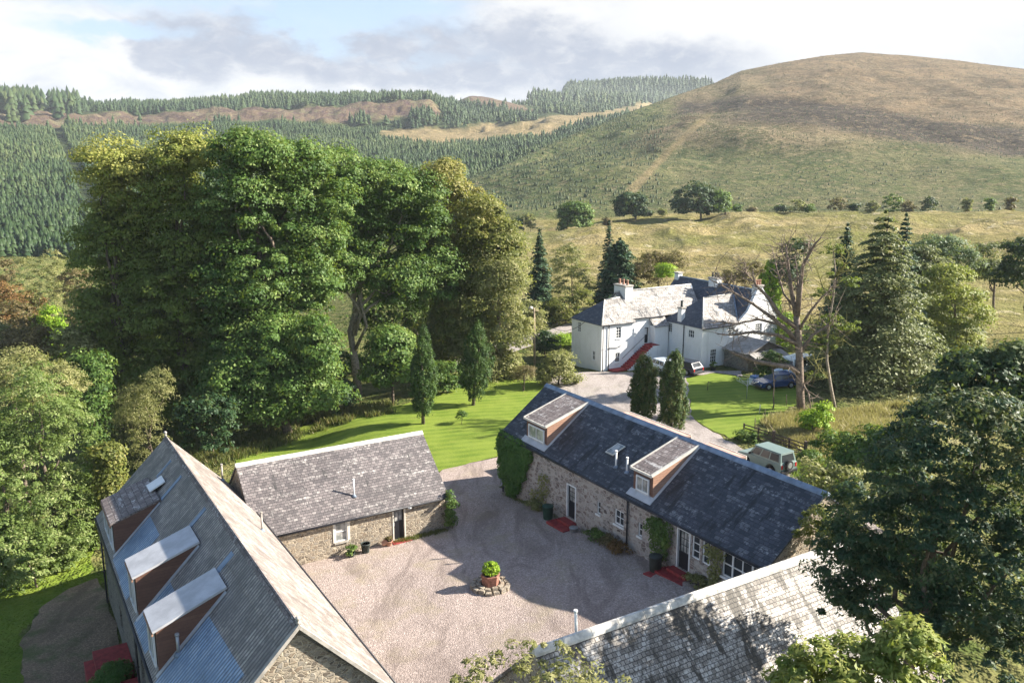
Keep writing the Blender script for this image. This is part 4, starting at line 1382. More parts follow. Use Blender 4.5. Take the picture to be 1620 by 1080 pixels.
mb = MB(); fbox(mb, (0, 0), (1, 0), (0, -1), -7.12, -7.0, .8, 2.0, .003, .03); mb.build('window_surround', 'cream_paint', cot); mb = MB(); fbox(mb, (0, 0), (1, 0), (0, -1), -6.28, -6.12, .8, 2.0, .003, .03); mb.build('window_surround', 'cream_paint', cot)
door(cot, (0, 0), (1, 0), (0, -1), *ops[1], mat='black_paint', frame='cream_paint', glazed=(2, 1), top=.45)
mb = MB(); mb.tube([(-2.55, -.3, 1.93), (-2.55, -.3, 2.05)], [.09, .12], 10); mb.tube([(-2.55, -.3, 2.04), (-2.55, .01, 2.08)], .02, 6); mb.build('wall_lamp', 'grey_metal', cot)
vent(cot, -5.49, .8, EA + .8 * ka, 1.0, .05, 'white_paint')
o = MB().box(-3.7, -2.5, -.55, -.01, -.2, .09).box(-2.45, -.9, -.5, -.01, -.2, .03).build('red_doorstep', 'red_step', None, .02)
o.location = tuple(A0); o.rotation_euler = (0, 0, ROTZ); tag(o, 'low red doorstep at the glazed door of the low cottage', 'steps')

# ================================================================== LONG HOUSE with two dormers (B)
lh = empty('long_cottage', B0, 'long stone cottage with dark slate roof, two tile-topped dormers and ivy on its corner', 'cottage', None, ROTZ)
LB, WB, EB, RB = 22.75, 7.0, 4.3, 6.95
opsB = {'door1': (7.35, 8.3, .95, 3.05), 'slit1': (10.3, 10.62, 2.2, 2.95), 'w1': (11.9, 12.7, 2.2, 3.08), 'slit2': (13.9, 14.22, 2.25, 3.0),
        'door2': (16.9, 17.86, 1.75, 3.9), 'w2': (17.95, 18.5, 2.68, 3.88), 'w3': (18.66, 19.2, 2.68, 3.88), 'w4': (20.0, 22.4, 2.62, 3.88)}
mb = MB()
wall(mb, (0, 0), (0, -1), (-1, 0), LB, -.6, EB, list(opsB.values()))
wall(mb, (WB, -LB), (0, 1), (1, 0), LB, -.4, EB, [(4, 5, 2, 3), (12, 13, 2, 3)])
wall(mb, (WB, 0), (-1, 0), (0, 1), WB, -.8, EB, gable=RB - .08)
mb.build('wall', 'stone_grey', lh)
mb = MB(); wall(mb, (0, -LB), (1, 0), (0, -1), WB, .8, EB, gable=RB - .08); mb.build('gable_wall', 'stone_tan', lh)
kb = (RB - EB) / 3.5; o_ = .22
mb = MB(); mb.slab([(-o_, -LB - .06, EB - o_ * kb), (3.5, -LB - .06, RB), (3.5, .06, RB), (-o_, .06, EB - o_ * kb)], .09)
mb.slab([(WB + o_, .06, EB - o_ * kb), (3.503, .06, RB), (3.503, -LB - .06, RB), (WB + o_, -LB - .06, EB - o_ * kb)], .09)
mb.build('roof', 'slate_dark', lh)
mb = MB()
for i in range(16):
    a = -LB - .1 + i * (LB + .2) / 16; b = a + (LB + .2) / 16 - .012
    mb.prism([(3.28, RB - .15), (3.32, RB - .07), (3.5, RB + .07), (3.68, RB - .07), (3.72, RB - .15)], a, b)
mb.build('ridge', 'ridge_lead', lh)
gutter(lh, [(-o_ - .05, .05, EB - o_ * kb - .05), (-o_ - .05, -LB, EB - o_ * kb - .05)])
pipe_down(lh, -.1, -13.1, 1.15, EB - .15); pipe_down(lh, -.1, -.15, 0, EB - .15)
WO, WD, WN = (0, 0), (0, -1), (-1, 0)
door(lh, WO, WD, WN, *opsB['door1'], glazed=(2, 3)); door(lh, WO, WD, WN, *opsB['door2'], glazed=(3, 3), top=.58)
window(lh, WO, WD, WN, *opsB['slit1'], 1, 2, fr=.05); window(lh, WO, WD, WN, *opsB['w1'], 2, 2); window(lh, WO, WD, WN, *opsB['slit2'], 1, 2, fr=.05)
window(lh, WO, WD, WN, *opsB['w2'], 1, 3, sill=None); window(lh, WO, WD, WN, *opsB['w3'], 1, 3, sill=None)
window(lh, WO, WD, WN, *opsB['w4'], 4, 2, split=(1, 3), bar=.06)


def tile_dormer(t0, t1, lab):
    m = MB(); sf = .28; zf = 5.85; sb = 3.3; zb = 6.88
    base = EB + sf * kb
    for tt in (-t0 + .1, -t1 - .1):
        pass
    for tt in (-t0 - .08, -t1 + .08):
        m.add([(sf, tt, base), (sf, tt, zf - .08), (sb, tt, zb - .08)], [(0, 1, 2)])
    c = m.build('dormer', 'boards_tan', lh); c['label'] = lab
    m = MB(); m.add([(sf, -t0 - .08, base - .1), (sf, -t1 + .08, base - .1), (sf, -t1 + .08, zf - .08), (sf, -t0 - .08, zf - .08)], [(0, 1, 2, 3)]); m.build('dormer_front', 'boards_brown', c)
    r = MB(); r.slab([(sf - .18, -t0, zf - .03), (sf - .18, -t1, zf - .03), (sb, -t1, zb), (sb, -t0, zb)], .08); r.build('dormer_roof', 'tile_brown', c)
    f = MB()
    for tt, sg in ((-t0, 1), (-t1, -1)):
        f.slab([(sf - .2, tt + .02 * sg, zf), (sb + .1, tt + .02 * sg, zb + .05), (sb + .1, tt - .09 * sg, zb + .05), (sf - .2, tt - .09 * sg, zf)], .14)
    f.box(sf - .22, sf - .17, -t1 + .0, -t0 - .0, zf - .15, zf - .02)
    f.build('bargeboard', 'cream_paint', c)
    window(c, (sf, -t0), WD, WN, .38, t1 - t0 - .32, base + .12, zf - .38, 2, 1, k=.05, glass='glass_pale', sill='lead_pale', name='dormer_window')
    a = MB()
    a.slab([(sf - .35, -t0 + .12, EB + (sf - .35) * kb + .05), (sf - .35, -t1 - .12, EB + (sf - .35) * kb + .05), (sf, -t1 - .12, EB + sf * kb + .06), (sf, -t0 + .12, EB + sf * kb + .06)], .03)
    a.slab([(sf, -t1 - .12, EB + sf * kb + .03), (sf, -t1 + .06, EB + sf * kb + .03), (sb, -t1 + .06, EB + sb * kb + .03), (sb, -t1 - .12, EB + sb * kb + .03)], .02)
    a.build('flashing', 'lead_pale', c)
tile_dormer(2.4, 4.87, 'brown boarded dormer near the ivy end')
tile_dormer(13.0, 14.72, 'narrower boarded dormer in the middle of the roof')
sz = lambda s: EB + s * kb
m = MB(); m.box(1.15, 1.85, -10.3, -9.65, sz(1.2) + .0, sz(1.2) + .1)
skb = MB(); skb.slab([(1.0, -10.35, sz(1.0) + .42), (1.0, -9.65, sz(1.0) + .42), (1.9, -9.65, sz(1.9) + .1), (1.9, -10.35, sz(1.9) + .1)], .05)
s_o = skb.build('skylight', 'cream_paint', lh)
skb = MB(); skb.slab([(1.05, -10.28, sz(1.05) + .43), (1.05, -9.72, sz(1.05) + .43), (1.85, -9.72, sz(1.85) + .125), (1.85, -10.28, sz(1.85) + .125)], .01); skb.build('pane', 'glass_pale', s_o)
vent(lh, .85, -10.85, sz(.85), .95, .055); vent(lh, .85, -11.82, sz(.85), .85, .055)
# lean-to behind the ridge with pinkish sheet roof
for a_, b_ in ((-5.4, 1.2), (-10.4, -7.2)):
    mb = MB(); mb.slab([(7.24, a_, 4.0), (7.24, b_, 4.0), (11.7, b_, 3.42), (11.7, a_, 3.42)], .09); r_ = mb.build('lean_to_roof', 'oxide_roof', lh)
    mb = MB(); mb.box(11.7, 11.76, a_, b_, 3.2, 3.46); mb.build('fascia', 'cream_paint', r_)
    mb = MB(); mb.box(7.01, 11.4, a_ + .2, b_ - .2, -.4, 3.3); mb.build('lean_to_wall', 'stone_grey', lh)
fl_o = tuple(loc2w(0, 0))
def lsteps(name, label, t0, t1, z, n_, k1):
    mb = MB()
    for i in range(n_):
        k = k1 * (n_ - i) / n_; e = .35 * (n_ - 1 - i)
        mb.box(-k, -.01, -t1 - e * .8, -t0 + e * .9, z + .16 * i - (.5 if i == 0 else .002), z + .16 * (i + 1))
    o = mb.build(name, 'red_step', None, .015); o.location = tuple(B0); o.rotation_euler = (0, 0, ROTZ)
    return tag(o, label, 'steps')
lsteps('red_steps', 'small red painted steps at the left door of the long cottage, beside the green bin', 7.2, 8.4, .55, 2, 1.15)
lsteps('red_steps', 'wider red painted steps at the right door of the long cottage, beside the white windows', 16.7, 18.1, 1.25, 3, 1.45)

# ================================================================== BARN at bottom right (D)
D0 = loc2w(-14.4, -25.97)
bd = empty('slate_barn', D0, 'low barn roofed in pale mossy slates across the bottom right', 'barn', None, ROTZ)
LD, WDh, ED, RD = 15.6, 3.7, 2.9, 6.5
mb = MB()
wall(mb, (0, -WDh), (1, 0), (0, -1), LD, .3, ED); wall(mb, (LD, WDh - .35), (-1, 0), (0, 1), LD, .3, ED)
wall(mb, (LD, -WDh), (0, 1), (1, 0), 2 * WDh, .3, ED, gable=RD - .08); wall(mb, (0, WDh), (0, -1), (-1, 0), 2 * WDh, .3, ED, gable=RD - .08)
mb.build('wall', 'stone_tan', bd)
kd = (RD - ED) / WDh
mb = MB(); mb.slab([(-.1, -WDh - .2, ED - .2 * kd), (LD + .1, -WDh - .2, ED - .2 * kd), (LD + .1, 0, RD), (-.1, 0, RD)], .1)
mb.slab([(LD + .1, WDh - .2, ED + .2 * kd), (-.1, WDh - .2, ED + .2 * kd), (-.1, .003, RD), (LD + .1, .003, RD)], .1)
mb.build('roof', 'slate_pale', bd)
mb = MB()
for i in range(14):
    a = -.12 + i * (LD + .24) / 14; b = a + (LD + .24) / 14 - .015
    mb.prism([(-.2, RD - .16), (-.17, RD - .08), (-.05, RD + .07), (.05, RD + .07), (.17, RD - .08), (.2, RD - .16)], a, b, 'x')
mb.build('ridge', 'ridge_stone', bd)
pp = at_plane(912, 1003, D0 + U1 * .25, U1) - D0
vent(bd, float(pp @ U2), .25, RD - .25 * kd, .95, .05, tilt=(-.05, 0))

# ================================================================== WHITE HOUSE
P0 = np.array([9.42, 88.48, 0.])
wh = empty('white_house', P0, 'large whitewashed farmhouse with hipped slate wings, chimneys and red outside stair', 'house', None, ROTZ)
Z0 = -.8
F_ = ((1, 0), (0, -1)); LFT = ((0, -1), (-1, 0))
mb = MB()
# left wing
wall(mb, (0, 5.4), *LFT, 5.4, Z0, 4.9, [(5.4 - 4.35, 5.4 - 3.75, 3.5, 4.6), (5.4 - 1.6, 5.4 - 1.1, .9, 1.9)])
wall(mb, (0, 0), *F_, 4.4, Z0, 4.9, [(1.92, 2.63, 3.24, 4.5), (1.87, 2.51, .65, 1.7)])
wall(mb, (4.4, 5.4), (-1, 0), (0, 1), 4.4, Z0, 4.9)
# main front
wall(mb, (4.4, .3), *F_, 4.5, Z0, 5.15, [(6.0 - 4.4, 6.7 - 4.4, 2.25, 4.05)])
wall(mb, (14.2, 6.3), (-1, 0), (0, 1), 9.8, Z0, 5.15)
mb.add([(4.4, .3, 4.85), (4.4, 6.3, 4.85), (4.4, 6.3, 5.1), (4.4, 3.3, 7.42), (4.4, .3, 5.1)], [(0, 1, 2, 3, 4)])
# right wing
wall(mb, (8.9, .3), *LFT, 5.9, Z0, 4.6, [(.3 + .32, .3 + .95, 3.35, 4.35), (.3 + 3.5, .3 + 4.4, 3.3, 4.15)])
wall(mb, (8.9, -5.6), *F_, 5.3, Z0, 4.6, [(12.75 - 8.9, 13.65 - 8.9, 3.25, 4.25), (10.23 - 8.9, 11.15 - 8.9, .7, 2.15)])
# rear block with its gable to the front
gf = -5.55
wall(mb, (14.2, gf), *F_, 6.1, Z0, 4.6, [(16.85 - 14.2, 17.9 - 14.2, 3.3, 4.25)])
mb.add([(14.2, gf, 4.6), (20.3, gf, 4.6), (20.3, gf, 4.85), (17.65, gf, 7.95), (16.85, gf, 7.95), (16.2, gf, 6.9), (15.4, gf, 5.6), (14.2, gf, 4.75)], [(0, 1, 2, 3, 4, 5, 6, 7)])
wall(mb, (20.3, gf), (0, 1), (1, 0), 13.2, Z0, 4.6)
wall(mb, (20.3, 7.65), (-1, 0), (0, 1), 6.1, Z0, 4.6, gable=7.85)
wall(mb, (14.2, 7.65), *LFT, 1.4, Z0, 4.6)
mb.build('wall', 'white_harling', wh)
# roofs
mb = MB()
e = .15
ap1, ap2 = (2.3, 2.6, 7.05), (4.4, 2.6, 7.15)
mb.slab([(-e, 5.4 + e, 4.85), (-e, -e, 4.85), ap1], .07)
mb.build('hip_roof', 'slate_house_shade', wh)
mb = MB()
mb.slab([(-e + .003, -e, 4.85), (4.5, -e, 4.85), (4.4, 2.6, 7.15), ap1], .07)
mb.slab([(4.4, 5.4 + e, 4.85), (-e + .003, 5.4 + e, 4.85), (2.3, 2.603, 7.05), (4.4, 2.603, 7.15)], .07)
mb.build('wing_roof', 'slate_house', wh)
mb = MB()
mb.slab([(4.25, .3 - e, 5.12), (14.3, .3 - e, 5.12), (15.5, 3.3, 7.6), (4.25, 3.3, 7.6)], .08)
mb.slab([(14.3, 6.3 + e, 5.12), (4.25, 6.3 + e, 5.12), (4.25, 3.303, 7.6), (15.5, 3.303, 7.6)], .08)
mb.build('main_roof', 'slate_house', wh)
hp = (11.75, -2.65, 7.2)
mb = MB(); mb.slab([(8.9 - e, .45, 4.55), (8.9 - e, -5.6 - e, 4.55), hp], .07); mb.build('hip_roof', 'slate_house_shade', wh)
mb = MB(); mb.slab([(8.9 - e + .003, -5.6 - e, 4.55), (14.25, -5.6 - e, 4.55), (14.9, -4.4, 5.7), (16.3, -2.65, 7.2), hp], .07)
mb.slab([(14.9, .4, 4.6), (8.9 - e + .003, .45, 4.55), (hp[0], -2.647, 7.2), (16.3, -2.647, 7.2)], .07)
mb.build('wing_roof', 'slate_house', wh)
RS = 17.25
mb = MB(); mb.slab([(14.1, gf + .25, 4.65), (RS, gf + .25, 7.85), (RS, 7.8, 8.0), (14.1, 7.8, 4.65)], .08)
mb.build('rear_roof', 'slate_house_shade', wh)
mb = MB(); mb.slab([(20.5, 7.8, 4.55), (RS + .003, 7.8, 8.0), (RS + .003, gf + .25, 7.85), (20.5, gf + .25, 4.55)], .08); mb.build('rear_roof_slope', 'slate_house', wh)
# ridges and hips
mb = MB()
mb.tube([(-.1, -.1, 4.95), ap1], .08, 6); mb.tube([ap1, ap2], .08, 6)
mb.tube([(4.3, 3.3, 7.66), (15.4, 3.3, 7.66)], .11, 6)
mb.tube([(8.82, -5.7, 4.66), hp], .08, 6); mb.tube([hp, (16.2, -2.65, 7.27)], .09, 6)
mb.build('ridge', 'ridge_stone', wh)
mb = MB(); mb.tube([(RS, gf + .3, 7.9), (RS, 7.8, 8.06)], .1, 6); mb.tube([(14.3, -5.3, 4.85), (16.2, -2.7, 7.2)], .1, 6); mb.tube([(14.4, 1.9, 6.1), (15.4, 3.2, 7.5)], .1, 6); mb.build('lead_ridge', 'ridge_lead', wh)
# raised skews of the front gable
mb = MB()
for a, b in [((14.2, 4.72), (15.5, 5.75)), ((15.5, 5.75), (16.8, 7.98)), ((17.7, 7.98), (20.35, 4.8))]:
    mb.slab([(a[0], gf - .06, a[1] + .06), (b[0], gf - .06, b[1] + .06), (b[0], gf + .3, b[1] + .06), (a[0], gf + .3, a[1] + .06)], .1)
mb.build('skew', 'white_paint', wh)
chimney(wh, 4.9, 5.95, 2.3, 4.3, 6.4, 8.25, 3, 'y'); chimney(wh, 16.75, 17.75, gf + .02, gf + .75, 7.0, 8.35, 3, 'x')
chimney(wh, 16.85, 17.7, .6, 1.9, 7.4, 8.45, 3, 'y', pot='dark_pot'); chimney(wh, 16.9, 17.6, 7.1, 7.75, 7.4, 8.4, 0)
chimney(wh, 8.95, 9.5, -2.3, -1.7, 4.7, 6.15, 1, 'y', pot='dark_pot', pot_h=.7)
# windows
W_ = dict(fr=.06, bar=.04)
window(wh, (0, 5.4), *LFT, 5.4 - 4.35, 5.4 - 3.75, 3.5, 4.6, 2, 4, **W_); window(wh, (0, 5.4), *LFT, 5.4 - 1.6, 5.4 - 1.1, .9, 1.9, 2, 2, **W_)
window(wh, (0, 0), *F_, 1.92, 2.63, 3.24, 4.5, 2, 4, **W_); window(wh, (0, 0), *F_, 1.87, 2.51, .65, 1.7, 2, 2, **W_)
window(wh, (8.9, .3), *LFT, .62, 1.25, 3.35, 4.35, 2, 4, **W_) if False else window(wh, (8.9, .3), *LFT, .62, 1.25, 3.35, 4.35, 2, 4, **W_)
window(wh, (8.9, .3), *LFT, 3.8, 4.7, 3.3, 4.15, 3, 2, **W_)
window(wh, (8.9, -5.6), *F_, 3.85, 4.75, 3.25, 4.25, 3, 4, **W_); window(wh, (8.9, -5.6), *F_, 1.33, 2.25, .7, 2.15, 3, 4, **W_)
window(wh, (14.2, gf), *F_, 2.65, 3.7, 3.3, 4.25, 3, 4, **W_)
door(wh, (4.4, .3), *F_, 1.6, 2.3, 2.25, 4.05, glazed=None)
# porch roof over the stair head, on a small projecting wall
mb = MB(); mb.box(6.8, 8.75, -.55, .28, Z0, 4.2); mb.build('porch_wall', 'white_harling', wh)
mb = MB(); mb.slab([(6.65, -.75, 4.12), (8.85, -.75, 4.12), (8.85, .25, 4.95), (6.65, .25, 4.95)], .07); mb.build('porch_roof', 'slate_house', wh)
# gutters and pipes
gutter(wh, [(-.1, -.2, 4.82), (4.5, -.2, 4.82)]); gutter(wh, [(4.4, .1, 5.08), (8.8, .1, 5.08)]); gutter(wh, [(8.75, -5.8, 4.5), (14.2, -5.8, 4.5)])
pipe_down(wh, .12, -.1, -.3, 4.8); pipe_down(wh, .9, -.1, -.3, 4.8); pipe_down(wh, 8.82, -2.9, 0, 4.5)
mb = MB(); mb.tube([(.95, -.1, 2.35), (2.3, -.1, 2.3), (2.6, -.1, 2.55)], .04, 6); mb.build('waste_pipe', 'gutter_black', wh)
# outside stair
mb = MB()
ns = 13; xs0, xs1 = 2.7, 6.1
for i in range(ns):
    a = xs0 + (xs1 - xs0) * i / ns; z = (i + 1) * 2.25 / ns
    mb.box(a, 6.9, -1.35 + .0, -.012, z - 2.25 / ns - (.6 if i == 0 else .001), z)
stair = mb.build('stair', 'white_harling', wh)
mb = MB()
for i in range(ns):
    a = xs0 + (xs1 - xs0) * i / ns; z = (i + 1) * 2.25 / ns
    mb.box(a - .03, a + (xs1 - xs0) / ns + (.75 if i == ns - 1 else -.002), -1.37, -.014, z + .002, z + .035)
    mb.box(a - .03, a - .002, -1.37, -.014, z - 2.25 / ns + .04, z + .001)
mb.build('tread', 'red_step', stair)
mb = MB(); mb.tube([(xs0 + .1, -.06, 1.0), (xs1 - .1, -.06, 3.2)], .025, 6); mb.build('handrail', 'gutter_black', stair)
mb = MB(); mb.box(.9, 2.68, -1.1, -.02, -.5, .06); mb.build('doorstep', 'red_step', wh)

# sheds in front of the white house
def lw(q, s, t, z): return q + U2 * s + U1 * t + np.array([0, 0, z])
sh0 = lw(P0, 12.0, -9.3, 0)
sh = empty('garden_shed', sh0, 'grey felt-roofed stone outbuilding in front of the white house, behind the dead tree', 'shed', None, ROTZ)
mb = MB(); wall(mb, (0, 0), (1, 0), (0, -1), 5.2, -.4, 2.2, [(1.0, 2.4, -.2, 1.7)]); wall(mb, (0, 3.4), (0, -1), (-1, 0), 3.4, -.4, 2.2); wall(mb, (5.2, 0), (0, 1), (1, 0), 3.4, -.4, 2.2)
wall(mb, (5.2, 3.4), (-1, 0), (0, 1), 5.2, -.4, 2.2)
mb.add([(0, 0, 2.2), (5.2, 0, 2.2), (2.6, 0, 3.15)], [(0, 1, 2)]); mb.build('wall', 'stone_dark', sh)
mb = MB(); mb.slab([(-.25, -.3, 2.15), (-.25, 3.6, 2.15), (2.6, 3.6, 3.3), (2.6, -.3, 3.3)], .08); mb.slab([(5.45, 3.6, 2.15), (5.45, -.3, 2.15), (2.603, -.3, 3.3), (2.603, 3.6, 3.3)], .08)
mb.slab([(-.2, -1.6, 1.75), (4.6, -1.6, 1.75), (4.6, -.05, 2.3), (-.2, -.05, 2.3)], .06)
mb.build('roof', 'felt_grey', sh)
mb = MB()
for x_ in (0, 2.3, 4.4): mb.tube([(x_, -1.45, -.4), (x_, -1.45, 1.75)], .05, 6)
mb.build('post', 'fence_wood', sh)
# ================================================================== trees of the big clump
G1 = 'tall broadleaf trees of the clump beside the lawn'
big = dict(per=150, leaf=.275, clump_r=1.2, tr=.45, low=-.95)
px_tree('tall_tree', (190, [(180, 268, 50, 42), (205, 330, 58, 52), (172, 400, 56, 55), (175, 490, 52, 60), (200, 575, 62, 60), (180, 640, 52, 36), (235, 400, 40, 60), (150, 540, 34, 60)]), 84, 'leaf_yellowing',
        'leftmost tall tree of the clump, its yellowing top standing apart', 11, group=G1, nclump=640, tint_lo=.2, tint_hi=.85, top_tint=.5, **big)
px_tree('tall_tree', (290, [(290, 246, 54, 38), (270, 320, 52, 60), (322, 380, 66, 76), (280, 480, 70, 70), (290, 580, 70, 60), (300, 640, 66, 36)]), 82, 'leaf_yellowing',
        'tall tree with yellow-green top, second from the left in the clump', 12, group=G1, nclump=600, tint_lo=.1, tint_hi=.65, top_tint=.45, **big)
px_tree('tall_tree', (425, [(395, 242, 62, 36), (465, 262, 58, 40), (372, 320, 60, 60), (455, 350, 82, 66), (395, 440, 84, 66), (480, 450, 56, 60), (400, 530, 84, 56), (370, 600, 62, 46), (425, 300, 70, 60), (500, 390, 44, 60), (530, 330, 36, 50)]), 78, 'leaf_sycamore',
        'broadest and tallest dark green sycamore in the middle of the clump', 13, group=G1, nclump=980, top_tint=.12, **big)
px_tree('sycamore_tree', (455, [(430, 560, 70, 58), (500, 545, 40, 50), (380, 605, 60, 45), (470, 610, 60, 38), (430, 648, 62, 24), (510, 625, 42, 26), (360, 648, 40, 20)]), 73, 'leaf_sycamore',
        'low spreading sycamore with pale leaves at the lawn edge, in front of the tallest tree', 14, group=G1, nclump=460, tint_lo=.15, **big)
px_tree('tall_tree', (566, [(540, 278, 54, 40), (605, 298, 62, 42), (555, 360, 74, 54), (660, 370, 56, 56), (628, 448, 62, 46), (545, 420, 50, 50), (668, 310, 44, 40), (690, 440, 44, 50)]), 86, 'leaf_sycamore',
        'mid green tree whose pale bare trunk shows below its crown in the clump', 15, group=G1, nclump=760, top_tint=.15, bark='bark_pale', **big)
px_tree('beech_tree', (715, [(700, 286, 46, 34), (745, 345, 56, 50), (700, 410, 50, 60), (775, 415, 56, 60), (735, 500, 60, 60), (790, 370, 34, 40), (690, 540, 44, 50)]), 90, 'leaf_beech',
        'golden brown topped beech at the right end of the clump', 16, group=G1, nclump=580, droop=.3, top_tint=.35, **big)
px_tree('willow_tree', (790, [(795, 450, 42, 52), (805, 520, 40, 50), (780, 575, 48, 36), (740, 560, 40, 44), (810, 590, 30, 24)]), 86, 'leaf_willow',
        'soft pale olive tree right of the beech, behind the round cypress', 17, group=G1, nclump=300, per=110, leaf=.24, clump_r=1.0, tr=.25, droop=.5)
px_tree('sycamore_tree', (622, [(620, 555, 40, 36), (648, 590, 30, 26), (600, 600, 30, 24)]), 77, 'leaf_sycamore',
        'small bright sycamore under the clump, left of the slim cypress', 18, group=G1, nclump=170, tint_lo=.3, per=95, leaf=.32, clump_r=.95, tr=.16)
px_tree('shade_tree', (340, [(345, 400, 70, 110), (350, 540, 80, 90), (420, 520, 60, 90)]), 93, 'leaf_dark',
        'dark ivy-clad tree deep inside the clump behind the tallest sycamore', 19, group=G1, nclump=300, per=70, leaf=.42, clump_r=1.5, tr=.4)
px_tree('shade_tree', (235, [(230, 520, 60, 80), (160, 600, 45, 60), (240, 630, 60, 40)]), 90, 'leaf_dark',
        'dark evergreen filling the shade at the left foot of the clump', 20, group=G1, nclump=260, per=70, leaf=.4, clump_r=1.4, tr=.35)
px_tree('shade_tree', (665, [(560, 400, 50, 60), (670, 500, 58, 50), (690, 560, 50, 40), (590, 520, 40, 30), (560, 590, 44, 40), (600, 480, 40, 50)]), 100, 'leaf_sycamore',
        'shaded tree at the back of the clump between the bare trunk and the beech', 21, group=G1, nclump=260, per=80, leaf=.4, clump_r=1.4, tr=.35)
px_tree('bare_bush', (230, [(222, 640, 36, 34), (250, 615, 30, 36), (205, 668, 30, 20)]), 66, 'leaf_willow',
        'twiggy pale half-bare bush behind the far end of the dormered barn', 22, cat='bush', skirt=True, nclump=190, per=60, leaf=.16, clump_r=.8, tr=.12, aspect=.25)
for i, (x, y, rx, ry, d, m, lab) in enumerate([
    (700, 596, 36, 20, 80, 'leaf_sycamore', 'low shaded shrub between the two cypresses at the back of the lawn'),
    (530, 625, 40, 22, 76, 'leaf_dark', 'dark low shrub at the foot of the bare trunk in the clump'),
    (330, 650, 50, 24, 70, 'leaf_dark', 'dark low shrub at the shaded left corner of the lawn'),
]):
    px_tree('low_shrub', (x, [(x, y, rx, ry)]), d, m, lab, 200 + i, cat='shrub', skirt=True, nclump=80, per=80, leaf=.26, clump_r=.7, tr=.08, limbs=False)

# cypresses on the lawn
def columnar(name, x, ytop, ybase, d, prad, mat, label, seed, lean=0, group=None, stem=.16, cat='cypress', z=None, leaf=.15):
    b = at_dist(x, 600, d); b[2] = hgt(b[0], b[1]); t = at_dist(x, ytop, d); h = t[2] - b[2]; R = prad * d / F
    rng = np.random.default_rng(seed)
    r = empty(name, b, label, cat, group)
    lob = []
    for k, (u, q) in enumerate([(.06, .92), (.2, 1.0), (.36, 1.0), (.52, .97), (.68, .85), (.82, .6)] if name == 'conifer' else [(.08, .6), (.22, .9), (.38, 1.0), (.54, .9), (.7, .68), (.85, .4)]):
        lob.append((lean * u + rng.normal() * R * .1, rng.normal() * R * .1, h * (stem + (1 - stem) * u), R * q, R * q, h * .17))
    lob.append((lean, 0, h * .94, R * .16, R * .16, h * .06))
    trunk_mesh([(0, 0, -.2), (lean * .2, 0, h * .3), (lean, 0, h * .9)], [.16, .12, .03], [], 'bark', r)
    crown('crown', lob, mat, r, rng, nclump=620, clump_r=.21, per=55, leaf=leaf, flat=3.0, up=.2, aspect=.35, inner=.15, low=-.9)
    return r
gC = 'narrow cypresses on the lawn'
columnar('cypress', 668, 530, 668, 70, 23, 'leaf_yew', 'slim pointed dark cypress on the lawn, nearest to the low cottage', 31, group=gC)
columnar('cypress', 748, 520, 641, 75.3, 27, 'leaf_yew', 'fuller cypress leaning right on the lawn, farther from the cottage', 32, lean=.75, group=gC, stem=.14)
gK = 'pair of tall clipped conifers by the driveway'
columnar('conifer', 1019, 566, 655, 72, 21, 'leaf_cypress', 'left and shorter of the two brown-green conifers by the driveway', 33, group=gK, stem=.02, leaf=.18)
columnar('conifer', 1064, 560, 680, 69, 22, 'leaf_cypress', 'right and taller of the two brown-green conifers by the driveway', 34, group=gK, stem=.02, leaf=.18)
px_tree('round_shrub', (730, [(730, 659, 10, 9)]), 69.6, 'leaf_sycamore', 'tiny round shrub alone on the lawn beside the slim cypress', 35, cat='shrub', nclump=40, per=40, leaf=.1, clump_r=.18, tr=.03, limbs=False)
px_tree('small_tree', (828, [(832, 590, 19, 14), (818, 596, 12, 10)]), 80.3, 'leaf_brown', 'small thin brownish tree at the top corner of the lawn', 36, nclump=60, per=60, leaf=.14, clump_r=.45, tr=.09, aspect=.3)

# bushes by the forecourt and behind the white house
for i, (x, lobs, d, m, lab, nc, lf) in enumerate([
    (885, [(880, 580, 30, 24), (900, 602, 20, 16), (862, 600, 18, 18)], 83, 'leaf_willow', 'olive bush at the forecourt entrance left of the white house', 130, .2),
    (862, [(862, 545, 20, 22)], 96, 'leaf_dark', 'dark round bush beside the telegraph pole', 60, .25),
    (885, [(888, 540, 20, 9), (868, 545, 12, 8)], 101, 'leaf_bright', 'yellow-green garden shrub by the road bend left of the white house', 50, .2),
    (895, [(890, 490, 34, 22), (920, 478, 24, 20)], 116, 'leaf_beech', 'brown-green bush beyond the road, behind the left wing', 110, .25),
    (905, [(900, 425, 32, 42), (918, 450, 30, 36), (880, 455, 24, 34)], 124, 'leaf_willow', 'pale half-bare tree between the two dark conifers', 150, .22),
    (845, [(840, 500, 24, 26)], 108, 'leaf_willow', 'olive thicket behind the telegraph pole', 80, .24),
    (1040, [(1035, 425, 34, 26), (1020, 440, 28, 30), (1068, 418, 22, 22)], 124, 'leaf_brown', 'brownish tree rising above the long pale roof ridge', 140, .24),
    (1052, [(1052, 434, 15, 17)], 118, 'leaf_bright', 'small bright green tree just above the white house ridge', 60, .2),
    (1150, [(1165, 440, 28, 18), (1190, 430, 24, 18)], 124, 'leaf_brown', 'dull brown scrub behind the middle chimney of the white house', 90, .24),
    (1225, [(1240, 440, 30, 34), (1260, 400, 26, 24)], 116, 'leaf_dark', 'dark tree behind the dead tree trunk', 120, .26),
    (1180, [(1245, 520, 26, 26)], 100, 'leaf_bright', 'yellow-green shrub at the right end of the white house', 70, .22),
]):
    px_tree('garden_bush' if i < 4 else 'garden_tree', (x, lobs), d, m, lab, 50 + i, cat='bush' if i < 4 else 'tree', skirt=i in (0, 1, 2, 3, 5, 8, 10), nclump=nc, per=75, leaf=lf, clump_r=.8, tr=.12)
